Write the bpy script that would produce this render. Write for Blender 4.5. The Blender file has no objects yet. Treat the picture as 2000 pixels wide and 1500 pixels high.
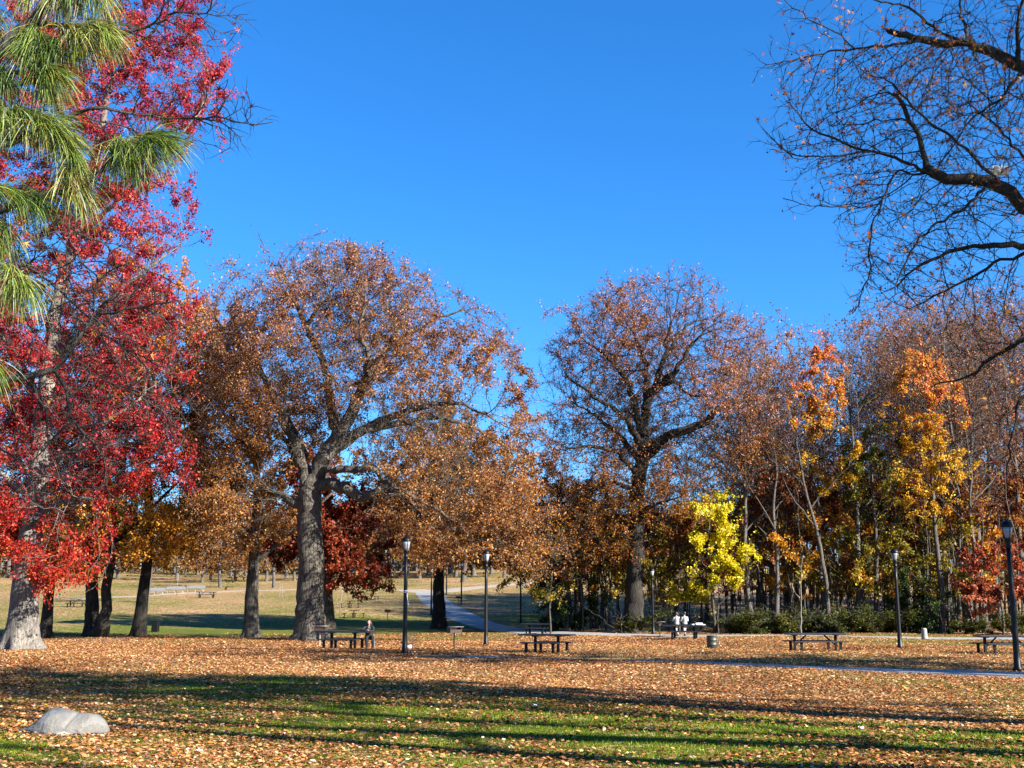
import bpy, bmesh, math, random
import numpy as np
from mathutils import Vector, Matrix

random.seed(5)
RNG = np.random.default_rng(11)
SC = bpy.context.scene
COL = SC.collection
PI = math.pi

# ------------------------------------------------------------------ camera model
F = 2312.0
TH = math.atan(436 / F)
CAMZ = 2.0

def at(px, py, Y):
    u = (px - 1000) / F; v = (750 - py) / F
    ry = math.cos(TH) - v * math.sin(TH); rz = math.sin(TH) + v * math.cos(TH)
    k = Y / ry
    return np.array((u * k, Y, CAMZ + rz * k))

# ------------------------------------------------------------------ terrain
_ys = np.arange(-200, 2000, 0.5)
def _ss(a, b, t):
    t = np.clip((t - a) / (b - a), 0, 1); return t * t * (3 - 2 * t)
_sl = 0.062 * _ss(85, 125, _ys) * (1 - _ss(230, 330, _ys))
_zs = np.cumsum(_sl) * 0.5
def H(x, y):
    x = np.asarray(x, float); y = np.asarray(y, float)
    z = np.interp(y, _ys, _zs)
    w = 0.07 * _ss(0, 12, y) + 0.02
    z = z + w * (np.sin(x * 0.23 + 1.3 + 0.05 * y) * np.sin(y * 0.27 + 0.4) + 0.6 * np.sin(x * 0.41 + y * 0.31))
    return z + 0.5 * _ss(120, 200, y) * np.sin(x * 0.035 + 0.8)

def gp(px, py):
    for Y in np.arange(8, 420, 0.1):
        p = at(px, py, Y)
        if p[2] <= H(p[0], p[1]):
            return np.array((p[0], p[1], float(H(p[0], p[1]))))
    return at(px, py, 420)

def on(x, y):
    return np.array((x, y, float(H(x, y))))

# ------------------------------------------------------------------ helpers
def srgb(h, k=1.0):
    h = h.lstrip('#')
    c = [int(h[i:i + 2], 16) / 255 for i in (0, 2, 4)]
    return [k * (x / 12.92 if x <= 0.04045 else ((x + 0.055) / 1.055) ** 2.4) for x in c]

def link(name, data, parent=None, loc=None):
    o = bpy.data.objects.new(name, data); COL.objects.link(o)
    if parent is not None: o.parent = parent
    if loc is not None: o.location = tuple(float(v) for v in loc)
    return o

def tag(o, label=None, cat=None, group=None, kind=None):
    if label: o['label'] = label
    if cat: o['category'] = cat
    if group: o['group'] = group
    if kind: o['kind'] = kind
    return o

def thing(name, label, cat, loc, rz=0, group=None, scale=1):
    o = link(name, None, None, loc); o.rotation_euler = (0, 0, rz)
    o.scale = (scale,) * 3
    o.empty_display_size = 0.2
    return tag(o, label, cat, group)

def dup(root, loc, rz=0, scale=1, label=None, group=None):
    r = root.copy(); COL.objects.link(r)
    r.location = tuple(float(v) for v in loc); r.rotation_euler = (0, 0, rz); r.scale = (scale if hasattr(scale, '__len__') else (scale,) * 3)
    if label: r['label'] = label
    if group: r['group'] = group
    for ch in list(root.children):
        c = ch.copy(); COL.objects.link(c); c.parent = r
        for g in list(ch.children):
            d = g.copy(); COL.objects.link(d); d.parent = c
    return r

def np_mesh(name, V, facesets, mat, col=None, smooth=False):
    """facesets: list of int arrays (n,k)"""
    me = bpy.data.meshes.new(name)
    V = np.ascontiguousarray(V, dtype=np.float32)
    me.vertices.add(len(V)); me.vertices.foreach_set('co', V.ravel())
    loops = np.concatenate([f.ravel() for f in facesets]).astype(np.int32)
    tot = np.concatenate([np.full(len(f), f.shape[1]) for f in facesets]).astype(np.int32)
    st = np.concatenate(([0], np.cumsum(tot)[:-1])).astype(np.int32)
    me.loops.add(len(loops)); me.loops.foreach_set('vertex_index', loops)
    me.polygons.add(len(tot)); me.polygons.foreach_set('loop_start', st); me.polygons.foreach_set('loop_total', tot)
    if smooth: me.polygons.foreach_set('use_smooth', np.ones(len(tot), bool))
    if col is not None:
        a = me.attributes.new('col', 'FLOAT_COLOR', 'POINT')
        c4 = np.ones((len(V), 4), np.float32); c4[:, :3] = col
        a.data.foreach_set('color', c4.ravel())
    me.materials.append(mat)
    me.update(calc_edges=True)
    return me

def nrm(v):
    return v / np.maximum(np.linalg.norm(v, axis=-1, keepdims=True), 1e-9)

def n3(P, f, s=0.0):
    x, y, z = P[:, 0] * f + s, P[:, 1] * f + 1.7 * s, P[:, 2] * f - s
    return (np.sin(x + 1.3 * np.sin(y * 0.9)) * np.sin(y + 1.1 * np.sin(z * 1.1)) + np.sin(z + 1.2 * np.sin(x * 1.05)) * np.sin(x * 0.73 + y * 0.61)
            + 0.5 * np.sin(2.1 * x + 1.9 * z) * np.sin(2.3 * y + 0.7 * z)) / 2.5

class BM:
    """collects boxes, lathes and tubes into one mesh"""
    def __init__(s): s.b = bmesh.new()
    def box(s, c, d, rz=0, rx=0, ry=0, bev=0.0):
        m = Matrix.Translation(c) @ Matrix.Rotation(rz, 4, 'Z') @ Matrix.Rotation(ry, 4, 'Y') @ Matrix.Rotation(rx, 4, 'X')
        t = bmesh.new(); bmesh.ops.create_cube(t, size=1)
        bmesh.ops.scale(t, vec=d, verts=t.verts)
        if bev: bmesh.ops.bevel(t, geom=t.edges[:], offset=bev, segments=2, affect='EDGES', profile=0.5)
        bmesh.ops.transform(t, matrix=m, verts=t.verts)
        s._add(t); return s
    def _add(s, t):
        me = bpy.data.meshes.new('tmp'); t.to_mesh(me); t.free(); s.b.from_mesh(me); bpy.data.meshes.remove(me)
    def lathe(s, prof, n=16, c=(0, 0, 0), close=True):
        vs = []
        for r, z in prof:
            vs.append([s.b.verts.new((c[0] + r * math.cos(2 * PI * k / n), c[1] + r * math.sin(2 * PI * k / n), c[2] + z)) for k in range(n)])
        for a, b in zip(vs, vs[1:]):
            for k in range(n):
                f = s.b.faces.new((a[k], a[(k + 1) % n], b[(k + 1) % n], b[k])); f.smooth = True
        if close:
            s.b.faces.new(vs[0][::-1]); s.b.faces.new(vs[-1])
        return s
    def tube(s, pts, rad, n=8):
        pts = [Vector(p) for p in pts]
        if not hasattr(rad, '__len__'): rad = [rad] * len(pts)
        rings = []
        for i, p in enumerate(pts):
            d = (pts[min(i + 1, len(pts) - 1)] - pts[max(i - 1, 0)]).normalized()
            u = d.cross(Vector((0.31, 0.87, 0.38))).normalized(); w = d.cross(u)
            rings.append([s.b.verts.new(p + rad[i] * (u * math.cos(2 * PI * k / n) + w * math.sin(2 * PI * k / n))) for k in range(n)])
        for a, b in zip(rings, rings[1:]):
            for k in range(n):
                f = s.b.faces.new((a[k], a[(k + 1) % n], b[(k + 1) % n], b[k])); f.smooth = True
        s.b.faces.new(rings[0][::-1]); s.b.faces.new(rings[-1])
        return s
    def ball(s, c, r, sub=2, sc=(1, 1, 1)):
        t = bmesh.new(); bmesh.ops.create_icosphere(t, subdivisions=sub, radius=r)
        for f in t.faces: f.smooth = True
        bmesh.ops.scale(t, vec=sc, verts=t.verts); bmesh.ops.translate(t, vec=c, verts=t.verts)
        s._add(t); return s
    def mesh(s, name, mat):
        bmesh.ops.recalc_face_normals(s.b, faces=s.b.faces)
        me = bpy.data.meshes.new(name); s.b.to_mesh(me); s.b.free(); me.materials.append(mat); return me
    def obj(s, name, mat, parent=None, loc=None):
        return link(name, s.mesh(name, mat), parent, loc)

# ------------------------------------------------------------------ materials
def newmat(name):
    m = bpy.data.materials.new(name); m.use_nodes = True
    nt = m.node_tree; nt.nodes.clear()
    out = nt.nodes.new('ShaderNodeOutputMaterial')
    return m, nt, out
def N(nt, t, **kw):
    n = nt.nodes.new(t)
    for k, v in kw.items():
        if k in n.inputs.keys(): n.inputs[k].default_value = v
        else: setattr(n, k, v)
    return n
def L(nt, a, b): nt.links.new(a, b)

def ramp(nt, fac, stops):
    r = N(nt, 'ShaderNodeValToRGB'); e = r.color_ramp.elements
    while len(e) < len(stops): e.new(0.5)
    for k, (p, c) in enumerate(stops):
        e[k].position = p; e[k].color = (*c[:3], 1)
    L(nt, fac, r.inputs['Fac']); return r
def mix(nt, f, a, b, mode='MIX'):
    m = N(nt, 'ShaderNodeMix', data_type='RGBA', blend_type=mode)
    for s, v in ((m.inputs[0], f), (m.inputs[6], a), (m.inputs[7], b)):
        if hasattr(v, 'is_linked'): L(nt, v, s)
        elif hasattr(v, '__len__'): s.default_value = (*v[:3], 1)
        else: s.default_value = v
    return m.outputs[2]

def leaf_material(name, gloss=0.10, trans=0.35, tgain=1.25):
    m, nt, out = newmat(name)
    a = N(nt, 'ShaderNodeAttribute', attribute_name='col')
    d = N(nt, 'ShaderNodeBsdfDiffuse'); t = N(nt, 'ShaderNodeBsdfTranslucent')
    g = N(nt, 'ShaderNodeBsdfGlossy', Roughness=0.5)
    L(nt, a.outputs['Color'], d.inputs['Color'])
    tc = mix(nt, 1.0, a.outputs['Color'], (tgain, tgain, tgain * 0.9), 'MULTIPLY')
    L(nt, tc, t.inputs['Color'])
    m1 = N(nt, 'ShaderNodeMixShader', Fac=trans); L(nt, d.outputs[0], m1.inputs[1]); L(nt, t.outputs[0], m1.inputs[2])
    m2 = N(nt, 'ShaderNodeMixShader', Fac=gloss); L(nt, m1.outputs[0], m2.inputs[1]); L(nt, g.outputs[0], m2.inputs[2])
    L(nt, m2.outputs[0], out.inputs[0]); return m

def bark_material(name, dark, light, scale=1.0, k_=0.42):
    dark = [x * k_ for x in dark]; light = [x * k_ for x in light]
    m, nt, out = newmat(name)
    tc = N(nt, 'ShaderNodeTexCoord')
    mp = N(nt, 'ShaderNodeMapping'); mp.inputs['Scale'].default_value = (9 * scale, 9 * scale, 1.3 * scale)
    L(nt, tc.outputs['Object'], mp.inputs[0])
    n1 = N(nt, 'ShaderNodeTexNoise', Scale=1.6, Detail=6, Roughness=0.65, Distortion=0.4); L(nt, mp.outputs[0], n1.inputs['Vector'])
    n2 = N(nt, 'ShaderNodeTexNoise', Scale=0.7, Detail=4); L(nt, tc.outputs['Object'], n2.inputs['Vector'])
    r = ramp(nt, n1.outputs[0], [(0.34, dark), (0.5, [(a + b) / 2 for a, b in zip(dark, light)]), (0.64, light)])
    r2 = ramp(nt, n2.outputs[0], [(0.35, (0.72, 0.72, 0.72)), (0.65, (1.15, 1.12, 1.05))])
    c = mix(nt, 1.0, r.outputs[0], r2.outputs[0], 'MULTIPLY')
    b = N(nt, 'ShaderNodeBsdfPrincipled', Roughness=0.9)
    b.inputs['Specular IOR Level'].default_value = 0.2
    L(nt, c, b.inputs['Base Color'])
    bp = N(nt, 'ShaderNodeBump', Strength=1.0, Distance=0.10); L(nt, n1.outputs[0], bp.inputs['Height']); L(nt, bp.outputs[0], b.inputs['Normal'])
    L(nt, b.outputs[0], out.inputs[0]); return m

def plain(name, c, rough=0.5, metal=0.0, var=0.25, scale=6, bump=0.0, spec=0.5):
    if max(c) < .7: c = [x * .62 for x in c]
    m, nt, out = newmat(name)
    tc = N(nt, 'ShaderNodeTexCoord')
    n = N(nt, 'ShaderNodeTexNoise', Scale=scale, Detail=5, Roughness=0.6); L(nt, tc.outputs['Object'], n.inputs['Vector'])
    r = ramp(nt, n.outputs[0], [(0.3, [x * (1 - var) for x in c]), (0.7, [min(1, x * (1 + var)) for x in c])])
    b = N(nt, 'ShaderNodeBsdfPrincipled', Roughness=rough, Metallic=metal); b.inputs['Specular IOR Level'].default_value = spec
    L(nt, r.outputs[0], b.inputs['Base Color'])
    if bump:
        bp = N(nt, 'ShaderNodeBump', Strength=bump, Distance=0.02); L(nt, n.outputs[0], bp.inputs['Height']); L(nt, bp.outputs[0], b.inputs['Normal'])
    L(nt, b.outputs[0], out.inputs[0]); return m

M = {}
M['leaf'] = leaf_material('autumn_leaf', 0.018, 0.40)
M['needle'] = leaf_material('pine_needle', 0.04, 0.25)
M['litter'] = leaf_material('dry_leaf', 0.015, 0.15)
M['blade'] = leaf_material('grass_blade', 0.012, 0.45)
M['bark'] = bark_material('oak_bark', (0.03, 0.026, 0.022), (0.33, 0.295, 0.25))
M['bark_pale'] = bark_material('maple_bark', (0.13, 0.115, 0.10), (0.50, 0.47, 0.43))
M['bark_dark_shaded'] = bark_material('dark_shaded_bark', (0.016, 0.014, 0.012), (0.10, 0.088, 0.075))  # dark wet bark, made darker still to paint in the left trunks' shade
M['bark_mid'] = bark_material('oak_bark_dark_shaded', (0.014, 0.012, 0.010), (0.10, 0.09, 0.078))  # dark oak bark with the domed oak's trunk shade put into the colour
M['bark_gum'] = bark_material('gum_bark', (0.035, 0.032, 0.03), (0.20, 0.18, 0.16), 2.5)
M['bark_grey'] = bark_material('grey_bark', (0.10, 0.09, 0.085), (0.36, 0.33, 0.31), 2.5)
M['bark_sap'] = bark_material('sapling_bark', (0.4, 0.37, 0.31), (0.66, 0.62, 0.54), 4)
M['bark_wood'] = bark_material('forest_bark', (0.05, 0.043, 0.038), (0.30, 0.265, 0.235), 1.5)
M['black'] = plain('black_paint', (0.0035, 0.0036, 0.0042), 0.45, 0, 0.3, 9, 0, .25)
M['table'] = plain('table_boards', (0.022, 0.028, 0.042), 0.33, 0, 0.3, 7, 0.1)
M['tleg'] = plain('table_posts', (0.0045, 0.0048, 0.006), 0.55, 0, 0.3, 7, 0, .2)
M['glass'] = plain('lamp_glass', (0.36, 0.37, 0.38), 0.12, 0, 0.12, 5)
M['rust'] = plain('rusty_steel', (0.045, 0.022, 0.016), 0.7, 0.1, 0.5, 12, 0.3)
M['steel'] = plain('pale_steel', (0.50, 0.47, 0.42), 0.45, 0.3, 0.2, 10)
M['bin'] = plain('green_drum', (0.05, 0.053, 0.04), 0.5, 0.1, 0.35, 6)
M['concrete'] = plain('concrete', (0.36, 0.35, 0.33), 0.9, 0, 0.25, 9, 0.3)
M['benchgrey'] = plain('bench_slats', (0.24, 0.25, 0.27), 0.6, 0, 0.2, 8)
M['white'] = plain('white_paper', (0.8, 0.8, 0.8), 0.6, 0, 0.06, 5)
M['skin'] = plain('skin', (0.50, 0.30, 0.22), 0.55, 0, 0.08, 20)
M['hair'] = plain('dark_hair', (0.018, 0.013, 0.011), 0.45, 0, 0.4, 40)
M['blackcloth'] = plain('black_cloth', (0.016, 0.016, 0.019), 0.85, 0, 0.3, 15)
M['greycloth'] = plain('grey_cloth', (0.16, 0.16, 0.17), 0.9, 0, 0.2, 15)
M['whitecloth'] = plain('white_cloth', (0.46, 0.46, 0.47), 0.85, 0, 0.06, 12)
M['mesh'] = plain('wire', (0.05, 0.06, 0.05), 0.5, 0.4, 0.2, 9)

# ------------------------------------------------------------------ tree engine
def resample(poly, step, jit, rng):
    """poly: list of (x,y,z,r)"""
    P = np.array(poly, float); out = [P[0]]
    for a, b in zip(P[:-1], P[1:]):
        n = max(1, int(round(np.linalg.norm(b[:3] - a[:3]) / step)))
        for k in range(1, n + 1): out.append(a + (b - a) * k / n)
    out = np.array(out)
    if len(out) > 4:                                   # soften the corners, then gnarl
        s = out.copy(); s[1:-1] = 0.25 * out[:-2] + 0.5 * out[1:-1] + 0.25 * out[2:]; out = s
    j = rng.normal(0, 1, (len(out), 3)) * jit * np.minimum(1, np.arange(len(out)) / 3)[:, None]
    out[:, :3] += j * np.array((1, 1, 0.6)); return out

def colonize(P0, par0, A, step, di, dk, maxn, rng, trop=(0, 0, 0.05), jit=0.22, maxch=3, mom=0.55, org=None, outw=0.3):
    P = np.zeros((maxn, 3)); n = len(P0); P[:n] = P0
    par = np.full(maxn, -1, int); par[:n] = par0
    D = np.zeros((maxn, 3)); D[1:n] = nrm(P[1:n] - P[np.maximum(par[1:n], 0)])
    ch = np.zeros(maxn, int); np.add.at(ch, par[1:n], 1)
    ch[:n] = np.minimum(ch[:n], 1)
    nd = np.full(len(A), 1e9); nn = np.zeros(len(A), int)
    def upd(i0, i1):
        nonlocal nd, nn
        for s in range(i0, i1, 400):
            Q = P[s:min(s + 400, i1)]
            d = np.sqrt(np.maximum((A * A).sum(1)[:, None] + (Q * Q).sum(1)[None] - 2 * A @ Q.T, 0))
            k = d.argmin(1); m = d[np.arange(len(A)), k]
            b = m < nd; nd = np.where(b, m, nd); nn = np.where(b, k + s, nn)
    upd(0, n)
    trop = np.array(trop); stuck = 0
    for it in range(140):
        keep = nd > dk; A = A[keep]; nd = nd[keep]; nn = nn[keep]
        if len(A) == 0 or n >= maxn - 1: break
        act = (nd < di) & (ch[nn] < maxch)
        if act.sum() < 3:
            okk = ch[nn] < maxch
            if not okk.any(): break
            act = okk & (nd <= nd[okk].min() * 1.4)
        idx = nn[act]; S = np.zeros((n, 3)); np.add.at(S, idx, nrm(A[act] - P[idx]))
        g = np.unique(idx)
        ow = nrm(P[g] - org) * outw if org is not None else 0
        d = nrm(nrm(S[g]) + mom * D[g] + ow + trop + rng.normal(0, jit, (len(g), 3)))
        g = g[:maxn - n]; d = d[:len(g)]
        P[n:n + len(g)] = P[g] + step * d; par[n:n + len(g)] = g; D[n:n + len(g)] = d
        ch[g] += 1; n0 = n; n += len(g); upd(n0, n)
    return P[:n], par[:n]

def ellipsoid_points(ells, n, rng, shell=0.0):
    vol = np.array([e[3] * e[4] * e[5] for e in ells]); w = vol / vol.sum()
    k = rng.choice(len(ells), n, p=w); E = np.array(ells, float)
    v = nrm(rng.normal(0, 1, (n, 3))); r = rng.random(n) ** (1 / (3.0 + shell))
    r = np.where(rng.random(n) < .07, rng.uniform(1.0, 1.22, n), r); A = E[k, :3] + v * r[:, None] * E[k, 3:6]
    return A[n3(A, .33, float(rng.random() * 9)) + rng.normal(0, .12, n) > -.34 - .6 * (r < .55)]

def skeleton(limbs, ells, natt, step, di, dk, rt, rng, maxn=9000, trop=(0, 0, 0.05), jit=0.22, expo=2.3, gn=0.06, thin=0.75, mom=.55, outw=.3):
    """limbs: list of polylines (x,y,z,r); the first is the trunk"""
    P = []; par = []; R = []
    for i, lb in enumerate(limbs):
        q = resample(lb, step, gn if i else gn * 0.4, rng)
        if i == 0:
            lo = q[q[:, 2] < q[0, 2] + 1.7]; m_ = len(lo)
            zz = np.linspace(0, m_ - 1, max(2, (m_ - 1) * 5 + 1)) if m_ > 1 else np.array([0.])
            fine = np.stack([np.interp(zz, np.arange(m_), lo[:, c]) for c in range(4)], 1)
            q = np.concatenate([fine, q[m_:]]); prev = -1; start = 0
        else:
            A0 = np.array(P); prev = int(((A0 - q[0, :3]) ** 2).sum(1).argmin()); start = 1 if len(q) > 2 else 0
        for k in range(start, len(q)):
            P.append(q[k, :3]); par.append(prev); R.append(q[k, 3]); prev = len(P) - 1
    P = np.array(P); par = np.array(par); R0 = np.array(R); n0 = len(P)
    A = ellipsoid_points(ells, natt, rng, 0.6)
    tr = np.array(limbs[0])[:, :3]; org = tr[0] + (tr[-1] - tr[0]) * 0.6 if outw else None
    P, par = colonize(P, par, A, step, di, dk, maxn, rng, trop, jit, 3, mom, org, outw)
    n = len(P); acc = np.zeros(n)
    rt_e = rt ** expo
    for i in range(n - 1, 0, -1):
        if acc[i] == 0: acc[i] = rt_e
        acc[par[i]] += acc[i]
    R = acc ** (1 / expo); R[:n0] = R0
    for i in range(n0, n):
        R[i] = min(R[i], R[par[i]] * (0.97 if R[par[i]] < 2.2 * rt else 0.9 if par[i] >= n0 else thin))
    return P, par, R, n0

def tubes(P, par, R, flare=None, base_z=0.0, sides=((0.2, 20), (0.045, 6), (0.0, 3)), rng=None):
    n = len(P); main = np.full(n, -1)
    order = np.argsort(R[1:]) + 1
    main[par[order]] = order                              # thickest child wins (last write)
    Din = np.zeros((n, 3)); Din[1:] = nrm(P[1:] - P[par[1:]]); Din[0] = (0, 0, 1)
    D = Din.copy(); hm = main >= 0
    D[hm] = nrm(Din[hm] + Din[main[hm]])
    e = np.arange(1, n); p = par[1:]
    ismain = main[p] == e
    RA = np.where(ismain, R[p], np.minimum(R[p], R[e] * 1.12)); DA = np.where(ismain[:, None], D[p], Din[e])
    Vs = []; Fs = []; off = 0; hi = 1e9
    ref = np.array((0.83, 0.55, 0.06))
    for lo, ns in sides:
        s = (R[e] >= lo) & (R[e] < hi); hi = lo
        if not s.any(): continue
        ang = 2 * PI * np.arange(ns) / ns
        def ring(c, d, r):
            u = nrm(np.cross(d, ref)); w = np.cross(d, u)
            rr = np.repeat(r[:, None], ns, 1)
            if flare:
                z = np.maximum(c[:, 2] - base_z, 0)
                lob = 0.42 + 0.58 * np.sin(5 * ang[None] + 0.7 + 0.8 * np.sin(2 * ang[None] + 1))
                f = flare * np.exp(-z / 0.55)[:, None] * lob + 0.3 * flare * np.exp(-z / 1.8)[:, None]
                rr = rr * (1 + f * (r > 0.15)[:, None]) * (1 + 0.04 * np.sin(3 * ang[None] + 1.5 * c[:, 2:3]) * (r > 0.1)[:, None])
            return c[:, None] + rr[..., None] * (u[:, None] * np.cos(ang)[None, :, None] + w[:, None] * np.sin(ang)[None, :, None])
        Av = ring(P[p[s]], DA[s], RA[s]); Bv = ring(P[e[s]], D[e[s]], R[e[s]])
        m = int(s.sum()); V = np.concatenate([Av, Bv], 1).reshape(-1, 3)
        k = np.arange(ns); k2 = (k + 1) % ns
        q = np.stack([k, k2, ns + k2, ns + k], 1)
        Fq = (np.arange(m) * 2 * ns)[:, None, None] + q[None] + off
        Vs.append(V); Fs.append(Fq.reshape(-1, 4)); off += len(V)
    return np.concatenate(Vs), np.concatenate(Fs), D

def twigs(P, D, idx, per, length, r, rng, up=0.1, spread=0.8, term=None):
    i = np.repeat(idx, per); n = len(i)
    d = nrm(0.8 * D[i] + rng.normal(0, spread * 0.6, (n, 3)) + (0, 0, up)); l = length * rng.uniform(0.4, 1.2, n)[:, None]
    if term is not None: l = l * np.where(term[i], 1.5, 1.0)[:, None]
    a = P[i]; b = a + d * l * 0.55; d2 = nrm(d + rng.normal(0, 0.3, (n, 3))); c = b + d2 * l * 0.45
    u = nrm(np.cross(d, (0.3, 0.5, 0.8))); w = np.cross(d, u)
    V = np.stack([a + u * r, a - 0.5 * r * u + 0.87 * r * w, a - 0.5 * r * u - 0.87 * r * w,
                  b + u * r * .7, b - 0.35 * r * u + 0.6 * r * w, b - 0.35 * r * u - 0.6 * r * w, c], 1)
    T = np.array([(0, 1, 4, 3), (1, 2, 5, 4), (2, 0, 3, 5)]); T3 = np.array([(3, 4, 6), (4, 5, 6), (5, 3, 6)])
    o = (np.arange(n) * 7)[:, None, None]
    return V.reshape(-1, 3), (o + T).reshape(-1, 4), (o + T3).reshape(-1, 3), a, b, c

def palette(pal, n, rng, t, k_=0.70):
    """pal: list of (hex, weight); t in [-1,1] clumps neighbouring leaves to neighbouring colours"""
    c = np.array([srgb(h, k_) for h, _ in pal]); w = np.array([x for _, x in pal], float); cw = np.cumsum(w / w.sum())
    q = np.clip(0.5 + 0.30 * t + rng.normal(0, 0.22, n), 0.001, 0.999)
    k = np.searchsorted(cw, q); out = c[np.minimum(k, len(c) - 1)]
    return np.clip(out * rng.uniform(0.5, 1.3, (n, 1)) * (1 + rng.normal(0, 0.06, (n, 3))), 0.001, 0.9)

def leaves(C, size, rng, col, star=False, droop=0.3, ratio=0.62):
    n = len(C); a = nrm(rng.normal(0, 1, (n, 3)) + (0, 0, -droop)); u = nrm(np.cross(a, rng.normal(0, 1, (n, 3)))); b = np.cross(a, u)
    l = (size * rng.uniform(0.65, 1.3, n))[:, None]; w = l * ratio
    if not star:
        V = np.stack([C, C + a * l * .45 + b * w * .5 + u * l * .10, C + a * l, C + a * l * .45 - b * w * .5 + u * l * .10], 1)
        Fq = (np.arange(n) * 4)[:, None] + np.arange(4)[None]
        return V.reshape(-1, 3), Fq, np.repeat(col, 4, 0)
    tips = [(-80, .72), (-52, .22), (-40, .95), (-18, .30), (0, 1.1), (18, .30), (40, .95), (52, .22), (80, .72), (180, .06)]
    vs = []
    for dg, r in tips:
        t = math.radians(dg * 1.15 if abs(dg) < 100 else dg)
        vs.append(C + l * r * (a * math.cos(t) + b * math.sin(t)) * 0.62 + u * l * 0.12 * rng.uniform(-1, 1, (n, 1)) * r)
    V = np.stack(vs, 1); Fq = (np.arange(n) * 10)[:, None] + np.arange(10)[None]
    return V.reshape(-1, 3), Fq, np.repeat(col, 10, 0)

def make_tree(name, label, cat, base, limbs, ells, pal, nleaf, leaf, seed, bark='bark', group=None, natt=2500, step=0.5, di=3.2, dk=0.9,
              rt=0.012, maxn=9000, twig=(2, 0.7, 0.008), flare=0.7, pal_hi=None, zr=None, star=False, trop=(0, 0, 0.05), jit=0.14, gaps=0.15,
              gapf=0.55, droop=0.3, gn=0.06, spread=0.12, thin_r=None, expo=2.15, sides=None, cname='crown', up=0.1, leafmat='leaf', mom=.55, outw=.3, holes=()):
    rng = np.random.default_rng(seed)
    base = np.array(base, float)
    P, par, R, n0 = skeleton(limbs, ells, natt, step, di, dk, rt, rng, maxn, trop, jit, expo, gn, .75, mom, outw)
    kw = {} if sides is None else {'sides': sides}
    V, Fq, D = tubes(P, par, R, flare, base[2], **kw)
    thr = thin_r or rt * 3.2
    thin = np.nonzero((R < thr) & (np.arange(len(R)) >= n0))[0]
    term = np.ones(len(P), bool); term[par[1:]] = False
    Vt, Ft4, Ft3, ta, tb, tc = twigs(P, D, thin, twig[0], twig[1], twig[2], rng, up, .8, term)
    o = len(V)
    Vall = np.concatenate([V, Vt]) - base
    root = thing(name, label, cat, base, 0, group)
    me = np_mesh('trunk', Vall, [np.concatenate([Fq, Ft4 + o]), Ft3 + o], M[bark], smooth=True)
    link('trunk', me, root)
    if nleaf:
        wt = rng.random(len(ta)) ** 2.8 * np.clip(0.5 + 1.1 * n3(tb, gapf * 1.3, seed + .5), .03, 2); wt /= wt.sum()
        k = rng.choice(len(ta), int(nleaf * 1.7), p=wt); t = rng.random(len(k))[:, None] ** .8
        C = np.where(t < .5, ta[k] + (tb[k] - ta[k]) * t * 2, tb[k] + (tc[k] - tb[k]) * (t - .5) * 2) + rng.normal(0, spread, (len(k), 3))
        dens = n3(C, gapf, seed * 1.3) + 0.6 * n3(C, gapf * 2.7, seed * 2.1)
        C = C[dens + rng.normal(0, 0.35, len(C)) > -gaps * 0 + np.quantile(dens, gaps)][:nleaf]
        if holes:                                       # thin places in the crown that show the limbs
            ct, st_ = math.cos(TH), math.sin(TH); dz = C[:, 2] - CAMZ
            zc = C[:, 1] * ct + dz * st_; px = 1000 + F * C[:, 0] / zc; py = 750 - F * (-C[:, 1] * st_ + dz * ct) / zc
            keep = np.ones(len(C), bool)
            for hx, hy, ha, hb, hp in holes:
                q = ((px - hx) / ha) ** 2 + ((py - hy) / hb) ** 2
                keep &= ~((rng.random(len(C)) < hp * np.clip(1.6 - q * .9, 0, 1)) & (C[:, 1] < base[1] + 1.5))
            C = C[keep]
        tt = n3(C, 0.45, seed) * 1.2
        if pal_hi is not None:
            f = np.clip((C[:, 2] - zr[0]) / (zr[1] - zr[0]) + 0.35 * n3(C, 0.3, seed + 5), 0, 1)
            hi = rng.random(len(C)) < f
            col = palette(pal, len(C), rng, tt); c2 = palette(pal_hi, len(C), rng, tt); col[hi] = c2[hi]
        else:
            col = palette(pal, len(C), rng, tt)
        Vl, Fl, Cl = leaves(C, leaf, rng, col, star, droop)
        link(cname, np_mesh(cname, Vl - base, [Fl], M[leafmat], Cl), root)
    return root, (P, par, R, D, ta, tb, tc)

def px_limb(pts, Y, r0, r1, base_dy=0.0):
    """pts: (px,py,dy); radii taper from r0 to r1"""
    n = len(pts); out = []
    for k, p in enumerate(pts):
        dy = p[2] if len(p) > 2 else base_dy
        q = at(p[0], p[1], Y + dy); t = k / max(1, n - 1)
        out.append((*q, r0 + (r1 - r0) * t))
    return out

def px_ell(px, py, rx, rz, Y, dy=0.0, ry=None):
    q = at(px, py, Y + dy); s = Y / F * 1.02
    return (q[0], q[1], q[2], rx * s, ry if ry else rx * s, rz * s)

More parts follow.
